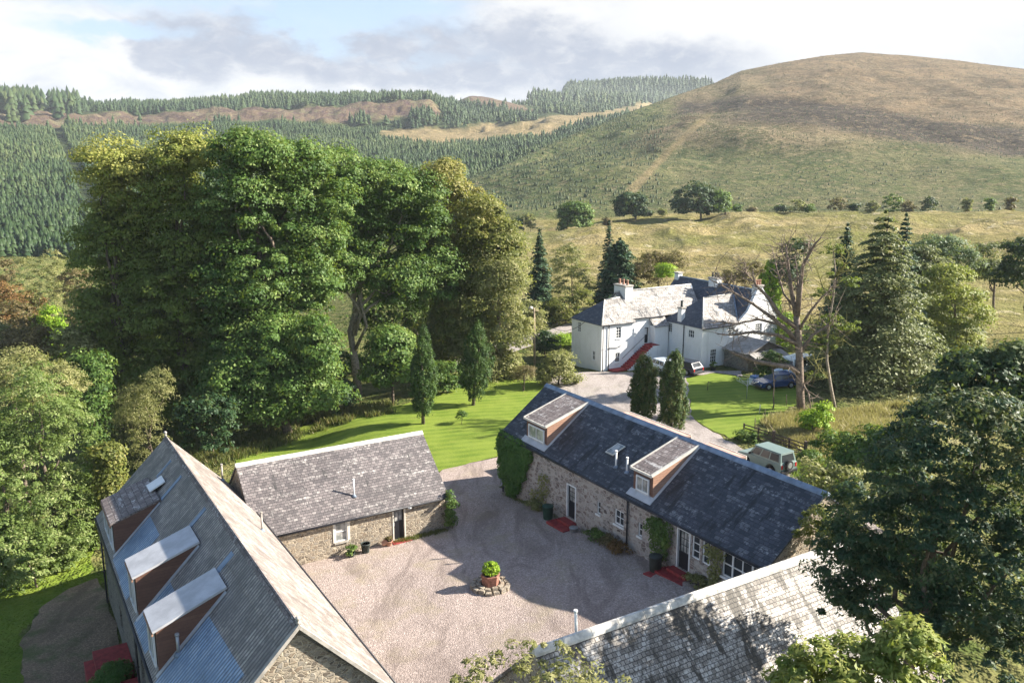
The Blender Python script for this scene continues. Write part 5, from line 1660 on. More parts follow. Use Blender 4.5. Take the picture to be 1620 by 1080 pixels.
px_conifer('spruce', 852, 362, 500, 118, 30, 'leaf_spruce', 'dark spruce beyond the clump, above the telegraph pole', 71, tiers=30, per=12, leaf=.45, dens=26, z0=.05)
px_conifer('spruce', 958, 348, 480, 128, 22, 'leaf_spruce', 'thin-topped spruce spire behind the left chimney', 72, tiers=30, per=9, leaf=.42, dens=20, gap=.15)
px_conifer('spruce', 975, 376, 490, 122, 42, 'leaf_spruce', 'stout dark spruce right behind the left chimney', 73, tiers=28, per=14, leaf=.5, dens=28, power=.5, z0=.05)
columnar('conifer', 1208, 415, 500, 114, 20, 'leaf_bright', 'bright green cone-shaped conifer behind the right gable', 74, cat='conifer', stem=.02, leaf=.3)

# ---- right side
GR = 'larches right of the dead tree'
px_conifer('larch', 1378, 330, 650, 88, 104, 'leaf_larch', 'broad feathery larch nearest the dead tree', 81, group=GR, tiers=25, per=13, leaf=.34, dens=50, power=.62, z0=.04, droop=.3)
px_conifer('larch', 1440, 380, 640, 112, 84, 'leaf_larch', 'feathery larch to the right of the tallest larch', 82, group=GR, tiers=22, per=14, leaf=.38, dens=56, power=.5, z0=.04, droop=.3)
px_conifer('larch', 1322, 352, 620, 98, 44, 'leaf_spruce', 'darker narrow larch behind the twisted ivy-clad tree', 83, group=GR, tiers=32, per=12, leaf=.36, dens=30)
px_conifer('larch', 1410, 336, 620, 100, 44, 'leaf_spruce', 'slim dark spire behind the broad larch', 84, group=GR, tiers=30, per=12, leaf=.36, dens=30)
for i, (x, lobs, d, m, lab, nc, lf) in enumerate([
    (1505, [(1500, 452, 44, 34), (1530, 498, 34, 40), (1478, 520, 38, 46), (1515, 560, 40, 40)], 104, 'leaf_yellowing', 'yellow-green broadleaf tree right of the larches', 300, .26),
    (1490, [(1488, 400, 42, 26), (1450, 425, 32, 30), (1520, 415, 26, 22)], 122, 'leaf_greyblue', 'pale grey-green willow behind the yellow-green tree', 190, .26),
    (1562, [(1560, 402, 20, 18), (1566, 432, 32, 20)], 128, 'leaf_larch', 'lone open-crowned tree standing in the pale field', 110, .26),
    (1614, [(1614, 410, 26, 32), (1600, 440, 30, 20)], 118, 'leaf_dark', 'dark tree cut by the right edge of the photo, in the pale field', 110, .3),
    (1450, [(1440, 455, 34, 30), (1455, 500, 30, 44)], 118, 'leaf_greyblue', 'grey-green willow tucked between larch and yellow-green tree', 150, .26),
]):
    px_tree('field_tree', (x, lobs), d, m, lab, 90 + i, tint_lo=.45 if i == 0 else 0., nclump=nc, per=85, leaf=lf, clump_r=.95, tr=.2)

# near trees on the right and along the bottom
px_tree('laurel_tree', (1560, [(1560, 598, 66, 42), (1612, 600, 50, 52), (1505, 622, 44, 30), (1590, 650, 70, 40)]), 60, 'leaf_dark', 'glossy dark tree with yellowing leaf tips behind the big rowan, cut by the right edge', 101,
        nclump=330, per=85, leaf=.3, clump_r=.75, tr=.2, top_tint=.5)
px_tree('rowan_tree', (1480, [(1545, 700, 92, 66), (1440, 735, 66, 54), (1610, 780, 80, 90), (1395, 830, 84, 70), (1510, 850, 100, 86), (1345, 890, 64, 54), (1600, 910, 80, 90),
                              (1420, 950, 96, 76), (1335, 965, 46, 50), (1540, 1010, 100, 80)]), 29.5, 'leaf_rowan', 'big dark rowan filling the lower right corner beside the pale-slated barn', 102,
        nclump=900, per=90, leaf=.17, clump_r=.42, tr=.28, top_tint=.25, aspect=.42)
px_tree('foreground_shrub', (860, [(850, 1092, 110, 50), (955, 1094, 54, 34), (740, 1096, 50, 36)]), 22, 'leaf_willow', 'sunlit yellow-green treetop at the bottom centre of the photo', 103,
        cat='tree', nclump=100, per=40, leaf=.15, clump_r=.26, tr=.14, aspect=.38, tint_lo=.2, up=.6)
px_tree('foreground_shrub', (1350, [(1345, 1068, 100, 56), (1440, 1048, 50, 56), (1265, 1076, 44, 30)]), 18, 'leaf_yellowing', 'sunlit yellow-green treetop at the bottom right, in front of the rowan', 104,
        cat='tree', nclump=240, per=50, leaf=.16, clump_r=.25, tr=.14, aspect=.4, tint_lo=.4, up=.6)
for i, (x, lobs, d, m, lab, nc, lf, cr_) in enumerate([
    (1330, [(1330, 780, 52, 44), (1300, 815, 40, 40), (1290, 750, 36, 28)], 46, 'leaf_willow', 'pale olive willow bush behind the gable of the long cottage', 220, .16, .42),
    (1300, [(1292, 842, 34, 40), (1330, 850, 34, 34)], 38, 'leaf_beech', 'brown-green bush against the stone gable of the long cottage', 120, .15, .35),
    (1345, [(1335, 712, 46, 22), (1400, 705, 44, 26), (1370, 730, 50, 24)], 50, 'leaf_sycamore', 'dark green bush beyond the willow bush, right of the gate', 200, .2, .5),
    (1440, [(1440, 690, 40, 34), (1470, 660, 34, 30)], 50, 'leaf_rowan', 'dark red-tinged bush behind the big rowan crown', 150, .2, .5),
    (1290, [(1292, 668, 26, 16), (1300, 650, 16, 14)], 68, 'leaf_bright', 'fresh green shrub at the foot of the dead tree', 90, .18, .4),
    (1262, [(1280, 745, 22, 14), (1262, 738, 18, 10)], 62, 'leaf_sycamore', 'low leafy bush behind the silver-green car', 70, .16, .35),
    (1180, [(1182, 696, 22, 10)], 66, 'leaf_sycamore', 'small bush at the driveway end of the wooden fence', 50, .16, .35),
    (1225, [(1222, 578, 22, 20), (1208, 590, 14, 12)], 76, 'leaf_yew', 'dark ivy clump hanging on the lowest branch of the dead tree', 80, .16, .35),
]):
    px_tree('bush', (x, lobs), d, m, lab, 110 + i, cat='bush', skirt=i != 7, nclump=nc, per=70, leaf=lf, clump_r=cr_, tr=.07, limbs=i not in (7,))

# near trees on the left
GL = 'willows at the left edge'
px_tree('willow_tree', (60, [(60, 640, 56, 60), (100, 700, 46, 66), (30, 740, 70, 80), (108, 800, 44, 56), (45, 850, 80, 46), (90, 880, 50, 30), (20, 900, 60, 26), (115, 855, 36, 34), (60, 800, 70, 60), (95, 875, 50, 28), (10, 880, 60, 40)]), 57, 'leaf_willow_green', 'tall sunlit willow filling the left edge beside the dirt track', 121,
        group=GL, nclump=900, per=80, leaf=.2, clump_r=.55, tr=.2, aspect=.35)
px_tree('willow_tree', (20, [(20, 610, 70, 56), (90, 618, 46, 44)]), 65, 'leaf_willow', 'browner willow top behind the tall sunlit willow', 122, group=GL, nclump=220, per=80, leaf=.2, clump_r=.6, tr=.2, aspect=.35)
px_tree('willow_tree', (-10, [(-20, 760, 60, 80), (-5, 850, 50, 50), (20, 900, 40, 20), (-20, 900, 50, 40)]), 55, 'leaf_willow_green', 'greener willow cut by the left edge of the photo', 123, group=GL, nclump=240, per=80, leaf=.18, clump_r=.5, tr=.16, tint_hi=.6)
GS = 'scrub bushes on the valley floor at left'
for i, (x, y, rx, ry, d, m, lab) in enumerate([
    (72, 440, 44, 38, 135, 'leaf_willow', 'large round olive bush at the edge of the plantation'),
    (8, 470, 28, 24, 120, 'leaf_rust', 'rust-coloured bush at the left edge'),
    (26, 505, 32, 26, 105, 'leaf_brown', 'soft brown bush below the rust-coloured one'),
    (76, 508, 22, 20, 104, 'leaf_bright', 'bright yellow-green bush below the round olive one'),
    (120, 455, 26, 34, 128, 'leaf_brown', 'brown bush touching the left side of the tall clump'),
    (40, 545, 44, 26, 84, 'leaf_brown', 'wide brown bush just behind the sunlit willow'),
    (112, 548, 34, 26, 82, 'leaf_willow', 'olive bush between the tall clump and the sunlit willow'),
    (0, 430, 24, 20, 150, 'leaf_brown', 'small brown bush at the left edge of the plantation'),
    (50, 475, 20, 16, 140, 'leaf_rust', 'small russet bush between the round olive bush and the rust one'),
    (-20, 540, 40, 30, 90, 'leaf_willow', 'olive bush cut by the left edge above the willow'),
    (140, 590, 30, 30, 74, 'leaf_sycamore', 'green bush at the left foot of the tall clump'),
    (168, 716, 16, 12, 56, 'leaf_beech', 'low brownish bush between the willow and the barn end'),
]):
    px_tree('scrub_bush', (x, [(x, y, rx, ry), (x + rx * .5, y + ry * .5, rx * .6, ry * .6)]), d, m, lab, 130 + i, cat='bush', group=GS, skirt=True, nclump=150, per=75, leaf=.24, clump_r=.75, tr=.1)

for i, (x, y, rx, ry, d, lab) in enumerate([(20, 868, 46, 24, 53, 'low leafy bush at the left edge under the willows, beside the green verge'), (82, 862, 40, 22, 56, 'low leafy bush under the tall sunlit willow, nearer the barn'),
                                            (138, 838, 26, 26, 57, 'leafy green bush closest to the far corner of the dormered barn')]):
    px_tree('verge_bush', (x, [(x, y, rx, ry)]), d, 'leaf_willow_green', lab, 240 + i, cat='bush', skirt=True, nclump=110, per=70, leaf=.17, clump_r=.45, tr=.07, limbs=False)

# trees and bushes along the meadow edge
gE = 'round trees on the edge of the meadow'
for i, (x, y, rx, ry, d, m, lab) in enumerate([
    (912, 337, 28, 17, 262, 'leaf_sycamore', 'leftmost round tree on the meadow edge'),
    (998, 325, 28, 20, 288, 'leaf_dark', 'middle round tree on the meadow edge'),
    (1098, 318, 36, 27, 286, 'leaf_dark', 'largest and darkest round tree on the meadow edge'),
    (1135, 322, 20, 19, 290, 'leaf_sycamore', 'lighter green tree touching the right side of the largest dark one'),
]):
    px_tree('round_tree', (x, [(x, y, rx, ry), (x - rx * .4, y + ry * .35, rx * .6, ry * .6), (x + rx * .4, y + ry * .4, rx * .55, ry * .6)]), d, m, lab, 150 + i, group=gE, skirt=True, nclump=230, per=50, leaf=.75, clump_r=1.5, tr=.35)
rng_ = np.random.default_rng(77)
gH = 'low bushes strung along the foot of the hill'
spots = [(820, 352, 10), (838, 346, 12), (1022, 338, 10), (1048, 336, 8), (1165, 330, 10), (1190, 333, 7), (1235, 330, 9), (1262, 326, 14), (1280, 329, 9), (1325, 325, 16), (1352, 328, 8), (1380, 327, 10),
         (1412, 318, 14), (1436, 327, 11), (1470, 322, 12), (1530, 322, 8), (1567, 320, 8), (1600, 318, 7), (890, 356, 8), (960, 350, 7)]
proto = None
ORD = 'first second third fourth fifth sixth seventh eighth ninth tenth eleventh twelfth thirteenth fourteenth fifteenth sixteenth seventeenth eighteenth nineteenth twentieth'.split()
spots.sort()
for i, (x, y, r) in enumerate(spots):
    m = ['leaf_dark', 'leaf_willow', 'leaf_sycamore', 'leaf_brown'][i % 4]
    px_tree('hedge_bush', (x, [(x, y, r, r * .7)]), 296 if x > 1000 else 262, m, ['dark', 'pale olive', 'green', 'brownish'][i % 4] + ' low bush, ' + ORD[i] + ' from the left along the foot of the big hill', 170 + i, cat='bush', group=gH, skirt=True, nclump=44, per=30, leaf=.6, clump_r=.9, tr=.08, limbs=False)

# ---- the dead tree, traced limb by limb at its own distance
def px_limbs(name, d, limbs, mats, label, seed, base_xy, group=None, cat='tree'):
    rng = np.random.default_rng(seed)
    b = at_dist(base_xy[0], 600, d); b[2] = hgt(b[0], b[1])
    r = empty(name, b, label, cat, group)
    fwd = np.array([b[0], b[1], 0]) / math.hypot(b[0], b[1])
    tr_, tw = MB(), MB()
    for k, (pts, r0, r1, dep) in enumerate(limbs):
        P = []
        for i, (x, y) in enumerate(pts):
            u = i / (len(pts) - 1)
            q = at_dist(x, y, d + dep * u) - b
            P.append(tuple(q))
        if k == 0: P[0] = (P[0][0], P[0][1], -.3)
        rr = list(np.linspace(r0, r1, len(P)))
        (tr_ if r0 > .12 else tw).tube(P, rr, 8 if r0 > .12 else 5)
        # twigs
        n = int(4 + 5 * len(pts))
        for _ in range(n if k else 5):
            i = rng.integers(1, len(P)); u = rng.random()
            p = np.array(P[i - 1]) * (1 - u) + np.array(P[i]) * u
            dr = np.array(P[i]) - np.array(P[i - 1]); dr /= np.linalg.norm(dr)
            v = dr * .6 + rng.normal(size=3) * .75; v[2] += .15; ln = rng.uniform(.5, 1.6)
            q1 = p + v * ln * .5 + rng.normal(size=3) * .08; q2 = q1 + (v + rng.normal(size=3) * .5) * ln * .5
            tw.tube([tuple(p), tuple(q1), tuple(q2)], [.035, .022, .008], 4, cap=False)
            for _ in range(2):
                q3 = q1 + rng.normal(size=3) * .4
                tw.tube([tuple(q1), tuple(q3)], [.018, .006], 3, cap=False)
    tr_.build('trunk', mats[0], r); tw.build('branch', mats[1], r)
    return r, b


dead, db = px_limbs('dead_tree', 75.8, [
    ([(1267, 662), (1266, 620), (1265, 575), (1263, 530), (1260, 500)], .37, .25, 0),
    ([(1260, 500), (1252, 460), (1247, 420), (1243, 385)], .24, .06, 1.0),
    ([(1261, 500), (1266, 455), (1270, 420), (1290, 385), (1300, 375)], .24, .05, -1.5),
    ([(1263, 520), (1235, 500), (1215, 470), (1195, 450), (1190, 430)], .24, .05, -2.0),
    ([(1264, 545), (1230, 530), (1190, 525), (1160, 530), (1135, 528)], .2, .04, -3.0),
    ([(1264, 550), (1240, 515), (1200, 505), (1165, 512), (1130, 508)], .17, .03, 2.0),
    ([(1264, 540), (1225, 505), (1190, 480), (1160, 462), (1120, 440)], .2, .03, -1.0),
    ([(1264, 560), (1285, 530), (1310, 515), (1330, 512)], .17, .04, 1.5),
    ([(1262, 525), (1280, 495), (1300, 470), (1322, 455)], .15, .03, -2.0),
    ([(1260, 490), (1240, 465), (1230, 430), (1222, 395)], .12, .03, 2.0),
    ([(1261, 480), (1262, 440), (1258, 405)], .11, .03, 0.0),
    ([(1266, 590), (1250, 580), (1230, 578), (1200, 572), (1168, 562), (1156, 556)], .26, .1, -2.5),
    ([(1266, 600), (1280, 625), (1283, 650)], .1, .05, -.6),
    ([(1247, 430), (1238, 400), (1236, 385)], .07, .02, .5), ([(1268, 430), (1280, 400), (1278, 380)], .07, .02, .5),
    ([(1195, 450), (1180, 430), (1178, 410)], .06, .02, .5), ([(1160, 462), (1150, 445), (1130, 430)], .06, .02, .5)],
    ('bark_dead', 'bark_dead'), 'leafless dead tree with spreading bare limbs between the right lawn and the larches', 301, (1267, 660))
rngd = np.random.default_rng(5)
twd, tb = px_limbs('ivy_clad_tree', 78, [
    ([(1322, 645), (1314, 610), (1308, 570), (1310, 520), (1318, 470), (1322, 430), (1318, 395)], .15, .05, 0),
    ([(1316, 480), (1300, 450), (1292, 420)], .09, .03, 1), ([(1320, 440), (1336, 420), (1345, 395)], .08, .02, -1),
    ([(1310, 560), (1330, 535), (1350, 520)], .08, .03, 1), ([(1309, 540), (1288, 525), (1280, 505)], .08, .03, -1),
    ([(1312, 600), (1296, 585), (1285, 560)], .08, .03, 1)],
    ('bark_pale', 'bark_moss'), 'thin twisted tree with ivy leaves right beside the dead tree', 302, (1322, 645))
rr_ = []
for (x, y, rx, ry) in [(1318, 400, 14, 10), (1322, 430, 16, 14), (1300, 470, 22, 12), (1345, 450, 16, 10), (1320, 510, 20, 10), (1345, 520, 18, 10), (1300, 545, 22, 14), (1290, 600, 12, 10)]:
    s_ = 78 / F; c = at_dist(x, y, 78) - tb; rr_.append((c[0], c[1], c[2], rx * s_ * 1.05, rx * s_, ry * s_ * 1.05))
crown('ivy_leaves', rr_, 'leaf_yellowing', twd, rngd, nclump=70, clump_r=.4, per=45, leaf=.2, tint_lo=.1, tint_hi=.7)

# rough grass and flowers
tufts('dry_grass', 'tall straw-coloured grass round the dead tree and the wooden fence', in_px([(1200, 668), (1262, 655), (1330, 655), (1440, 640), (1440, 680), (1330, 700), (1290, 735), (1240, 700)]), 5200, .55, 'grass_dry', 1, .05)
tufts('rough_grass', 'rough green and brown grass along the shaded edge of the lawn', in_px([(150, 690), (372, 700), (470, 668), (620, 640), (620, 655), (480, 690), (372, 730), (330, 745), (160, 740)]), 4600, .5, 'grass_mixed', 2, .06)
tufts('rough_grass', 'green rough grass beside the dirt track at left', in_px([(-20, 868), (150, 868), (165, 700), (60, 890), (0, 930)]), 2600, .35, 'grass_green', 3, .05)
tufts('rough_grass', 'green and straw grass on the bank behind the long cottage', in_px([(1240, 735), (1300, 735), (1420, 690), (1440, 760), (1300, 800)]), 2200, .45, 'grass_green', 4, .05)
HAZE = 0.00011
# ================================================================== ivy and climbers on the long cottage (local wall coordinates)
def ivy(name, label, rects, n, leaf, mat, seed, cat='ivy', O=B0, thick=.22, parent=None):
    """leaf cover on the wall plane x = 0; rects = (t0, t1, z0, z1) soft ellipses along -y"""
    rng = np.random.default_rng(seed)
    P = []
    w_ = np.array([(b - a) * (d - c) for a, b, c, d in rects]); k = rng.choice(len(rects), n, p=w_ / w_.sum())
    R = np.array(rects)[k]
    u = rng.uniform(-1, 1, n); v = rng.uniform(-1, 1, n)
    keep = (np.abs(u) ** 3 + np.abs(v) ** 3) < 1.1
    t = (R[:, 0] + R[:, 1]) / 2 + u * (R[:, 1] - R[:, 0]) / 2; z = (R[:, 2] + R[:, 3]) / 2 + v * (R[:, 3] - R[:, 2]) / 2
    bul = .35 + fbm(t * 1.6, z * 1.6, 3, seed)
    x = -rng.random(n) * thick * bul - .03
    C = np.stack([x, -t, z], 1)[keep]
    N = np.stack([-np.ones(len(C)), rng.normal(size=len(C)) * .6, .5 + rng.normal(size=len(C)) * .5], 1)
    V, Q = leaves(C, N, leaf, rng, .8)
    T = np.repeat(np.clip(fbm(C[:, 1] * 2, C[:, 2] * 2, 3, 4) * .8 + rng.random(len(C)) * .4 - .1, 0, 1), 4)
    o = mesh_np(name, V, Q, mat, None, tint=T)
    o.location = tuple(O); o.rotation_euler = (0, 0, ROTZ)
    return tag(o, label, cat)


ivy('wall_ivy', 'thick green ivy covering the left corner of the long cottage wall', [(-.25, 3.4, 2.3, 4.3), (-.25, 3.0, 1.4, 3.4), (.2, 2.4, .5, 2.2), (.8, 1.9, 0.1, 1.2), (-.3, .6, 1.0, 4.4), (1.0, 3.7, 3.0, 4.2)], 9000, .17, 'leaf_ivy', 1, thick=.4)
ivy('climbing_rose', 'dark climbing plant left of the right-hand red steps', [(15.2, 16.7, 2.6, 3.9), (15.4, 16.4, 1.7, 3.2), (14.8, 16.0, 3.1, 3.8)], 1500, .13, 'leaf_sycamore', 2, 'climber', thick=.6)
ivy('climbing_rose', 'thin climber between the two sets of white windows', [(19.2, 20.0, 2.0, 3.9), (19.3, 20.1, 1.4, 2.6), (19.0, 20.3, 3.3, 3.95)], 700, .12, 'leaf_willow', 3, 'climber', thick=.35)
ivy('climbing_rose', 'small climber on the wall between ivy and left door', [(4.5, 5.6, 1.4, 2.9), (3.6, 5.2, .6, 1.6)], 500, .12, 'leaf_willow', 4, 'climber', thick=.3)


def place(o, s, t, z=None, O=B0, rz=0):
    p = loc2w(s, t, 0, O)
    o.location = (p[0], p[1], hgt(p[0], p[1]) + .05 if z is None else z); o.rotation_euler = (0, 0, ROTZ + rz)
    return o


def plantpot(name, label, s, t, O, rad, h, potmat, leafm=None, ph=.4, pr=.3, seed=1, cat='plant pot', nl=500, leaf=.1, group=None):
    r = empty(name, (0, 0, 0), label, cat, group); place(r, s, t, None, O)
    MB().lathe([(rad * .72, 0), (rad * .8, .02), (rad, h * .85), (rad * 1.08, h * .87), (rad * 1.08, h), (rad * .92, h), (rad * .9, h * .9)], 20).build('pot', potmat, r)
    MB().lathe([(0.01, h * .88), (rad * .9, h * .88), (rad * .9, h * .9), (.01, h * .9)], 16).build('compost', 'soil', r)
    if leafm:
        rng = np.random.default_rng(seed)
        crown('plant', [(0, 0, h + ph * .5, pr, pr, ph * .6)], leafm, r, rng, nclump=max(8, nl // 40), clump_r=pr * .4, per=40, leaf=leaf)
    return r


plantpot('plant_barrel', 'dark barrel planter under the cottage window', -5.4, -.45, A0, .26, .55, 'dark_pot')
plantpot('plant_pot', 'dark bushy low pot left of the barrel at the low cottage', -6.3, -.5, A0, .22, .22, 'dark_pot', 'leaf_sycamore', .3, .4, 2)
o = plantpot('flower_bucket', 'small terracotta bucket lying by the red cottage doorstep', -4.35, -.35, A0, .17, .3, 'terracotta'); o.rotation_euler = (0.0, 1.2, ROTZ); o.location.z += .17
plantpot('plant_pot', 'pale pot right beside the red cottage doorstep, nearer the bucket', -3.95, -.4, A0, .2, .3, 'terracotta', 'leaf_brown', .2, .2, 3)
px_tree('corner_shrub', (713, [(712, 788, 9, 12), (713, 801, 10, 12), (712, 814, 9, 10)]), 48.5, 'leaf_sycamore', 'small shrub at the right corner of the low cottage', 310, cat='shrub', skirt=True, nclump=60, per=40, leaf=.13, clump_r=.22, tr=.03, limbs=False)


def bin_(label, s, t, mat='green_bin', name='water_butt', r=.33, h=.85):
    e = empty(name, (0, 0, 0), label, 'bin' if r > .3 else 'tub'); place(e, s, t)
    MB().lathe([(r * .8, 0), (r * .86, .03), (r, h * .92), (r * 1.07, h * .93), (r * 1.07, h * .97), (r, h * .97)], 20).build('body', mat, e)
    MB().lathe([(r * 1.05, h * .972), (r * 1.02, h), (.01, h * 1.02)], 20).build('lid', mat, e)
    return e
bin_('dark green bin beside the left red steps', -.7, -6.4)
bin_('dark bin beside the climbing plant at the right red steps', -.75, -16.2, 'dark_pot')
bin_('pale tub at the right of the left red steps', -.65, -9.0, 'grey_metal', 'tub', .26, .3)
# plants at the wall foot
for i, (s, t, lab, m) in enumerate([(-.7, -13.2, 'dark plants at the foot of the middle downpipe', 'leaf_rust'), (-.6, -11.0, 'low green plants under the small square window', 'leaf_sycamore'),
                                    (-.5, -12.0, 'dry brown plants just left of the middle downpipe', 'leaf_brown'), (-.5, -4.6, 'low weeds at the wall foot right of the ivy', 'leaf_willow'), (-.4, -18.8, 'small plants beneath the narrow white windows', 'leaf_willow')]):
    rng = np.random.default_rng(400 + i); e = empty('border_plant', (0, 0, 0), lab, 'plant'); place(e, s, t)
    crown('leaves', [(0, 0, .2, .45, .7, .28)], m, e, rng, nclump=30, clump_r=.2, per=35, leaf=.12)
    MB().lathe([(.03, -.1), (.02, .2)], 6).build('stem', 'bark', e)
def along(lines):
    def fn(n, rng):
        k = rng.integers(0, len(lines), n); Ls = np.array([[*loc2w(a, b)[:2], *loc2w(c, e_)[:2]] for a, b, c, e_ in lines])[k]
        u = rng.random(n) ; u = np.where(fbm(u * 9 + k * 7, u * 0 + k, 3, 5) > .45, u, rng.random(n) * .3)
        return Ls[:, 0] * (1 - u) + Ls[:, 2] * u + rng.normal(size=n) * .12, Ls[:, 1] * (1 - u) + Ls[:, 3] * u + rng.normal(size=n) * .12
    return fn
tufts('weeds', 'small weeds and moss along the foot of the courtyard walls', along([(-.2, -.5, -.2, -22), (-6.2, -3.6, -17, -3.6), (-17, -4, -17, -27), (-5.8, -3.2, -5.8, 1)]), 1500, .16, 'grass_mixed', 8, .04, cat='weeds', spread=.1)
# the shrub between the red landings
e = empty('green_shrub', loc2w(-HL - 1.0, 12.5, -1.2, C0), 'bright green shrub between the two red landings at lower left', 'shrub')
crown('crown', [(0, 0, .7, .85, 1.0, .6), (-.3, -.6, .5, .6, .6, .45)], 'leaf_ivy', e, np.random.default_rng(9), nclump=110, clump_r=.25, per=60, leaf=.12)
MB().tube([(0, 0, -.5), (0, 0, .6)], [.06, .03], 6).build('stem', 'bark', e)

# ================================================================== planter in the courtyard
pp_ = hit(776, 932)
pl = empty('hexagonal_planter', (pp_[0], pp_[1], pp_[2] + .05), 'hexagonal brick planter with bright green plant on a round stone base in the courtyard', 'planter', None, .25)
rng = np.random.default_rng(3)
mb = MB()
for ring, (R_, n_, hh) in enumerate([(.98, 15, .2), (.72, 11, .22)]):
    for i in range(n_):
        a0 = 2 * math.pi * i / n_ + .04; a1 = 2 * math.pi * (i + 1) / n_ - .04; h_ = hh * rng.uniform(.7, 1.25); r0 = R_ - .2; r1 = R_ + rng.uniform(-.03, .07)
        v = [(r * math.cos(a), r * math.sin(a), z) for z in (-.05, h_) for r, a in ((r0, a0), (r1, a0), (r1, a1), (r0, a1))]
        mb.add(v, [(0, 3, 2, 1), (4, 5, 6, 7), (0, 1, 5, 4), (1, 2, 6, 5), (2, 3, 7, 6), (3, 0, 4, 7)])
mb.build('stone_base', 'stone_tan', pl, .02)
MB().lathe([(.74, 0), (.74, .14), (.01, .15)], 20).build('gravel_bed', 'soil', pl)
MB().lathe([(.42, .1), (.47, .62), (.5, .62), (.5, .7), (.42, .7), (.41, .62)], 6, sm=False).build('brick_pot', 'brick_red', pl)
MB().lathe([(.4, .62), (.01, .64)], 6).build('compost', 'soil', pl)
crown('plant', [(0, 0, .92, .38, .38, .28), (.05, .03, 1.08, .28, .28, .2)], 'leaf_bright', pl, rng, nclump=130, clump_r=.12, per=30, leaf=.12, tint_lo=.3)
crown('flower', [(-.24, .0, 1.1, .06, .06, .06)], 'curtain', pl, rng, nclump=4, clump_r=.05, per=8, leaf=.07)

# ================================================================== vehicles
def wheel(parent, x, y, z, r=.36, w=.22, name='wheel', axis='y'):
    mk = lambda rr, a, b: MB().prism([(x + rr * math.cos(2 * math.pi * i / 24), z + rr * math.sin(2 * math.pi * i / 24)) for i in range(24)], y + a, y + b) if axis == 'y' else \
        MB().prism([(y + rr * math.cos(2 * math.pi * i / 24), z + rr * math.sin(2 * math.pi * i / 24)) for i in range(24)], x + a, x + b, 'x')
    t = mk(r, -w / 2, w / 2).build(name, 'rubber', parent, .02)
    mk(r * .58, -w / 2 - .012, w / 2 + .012).build('rim', 'grey_metal', t, .01)
    return t


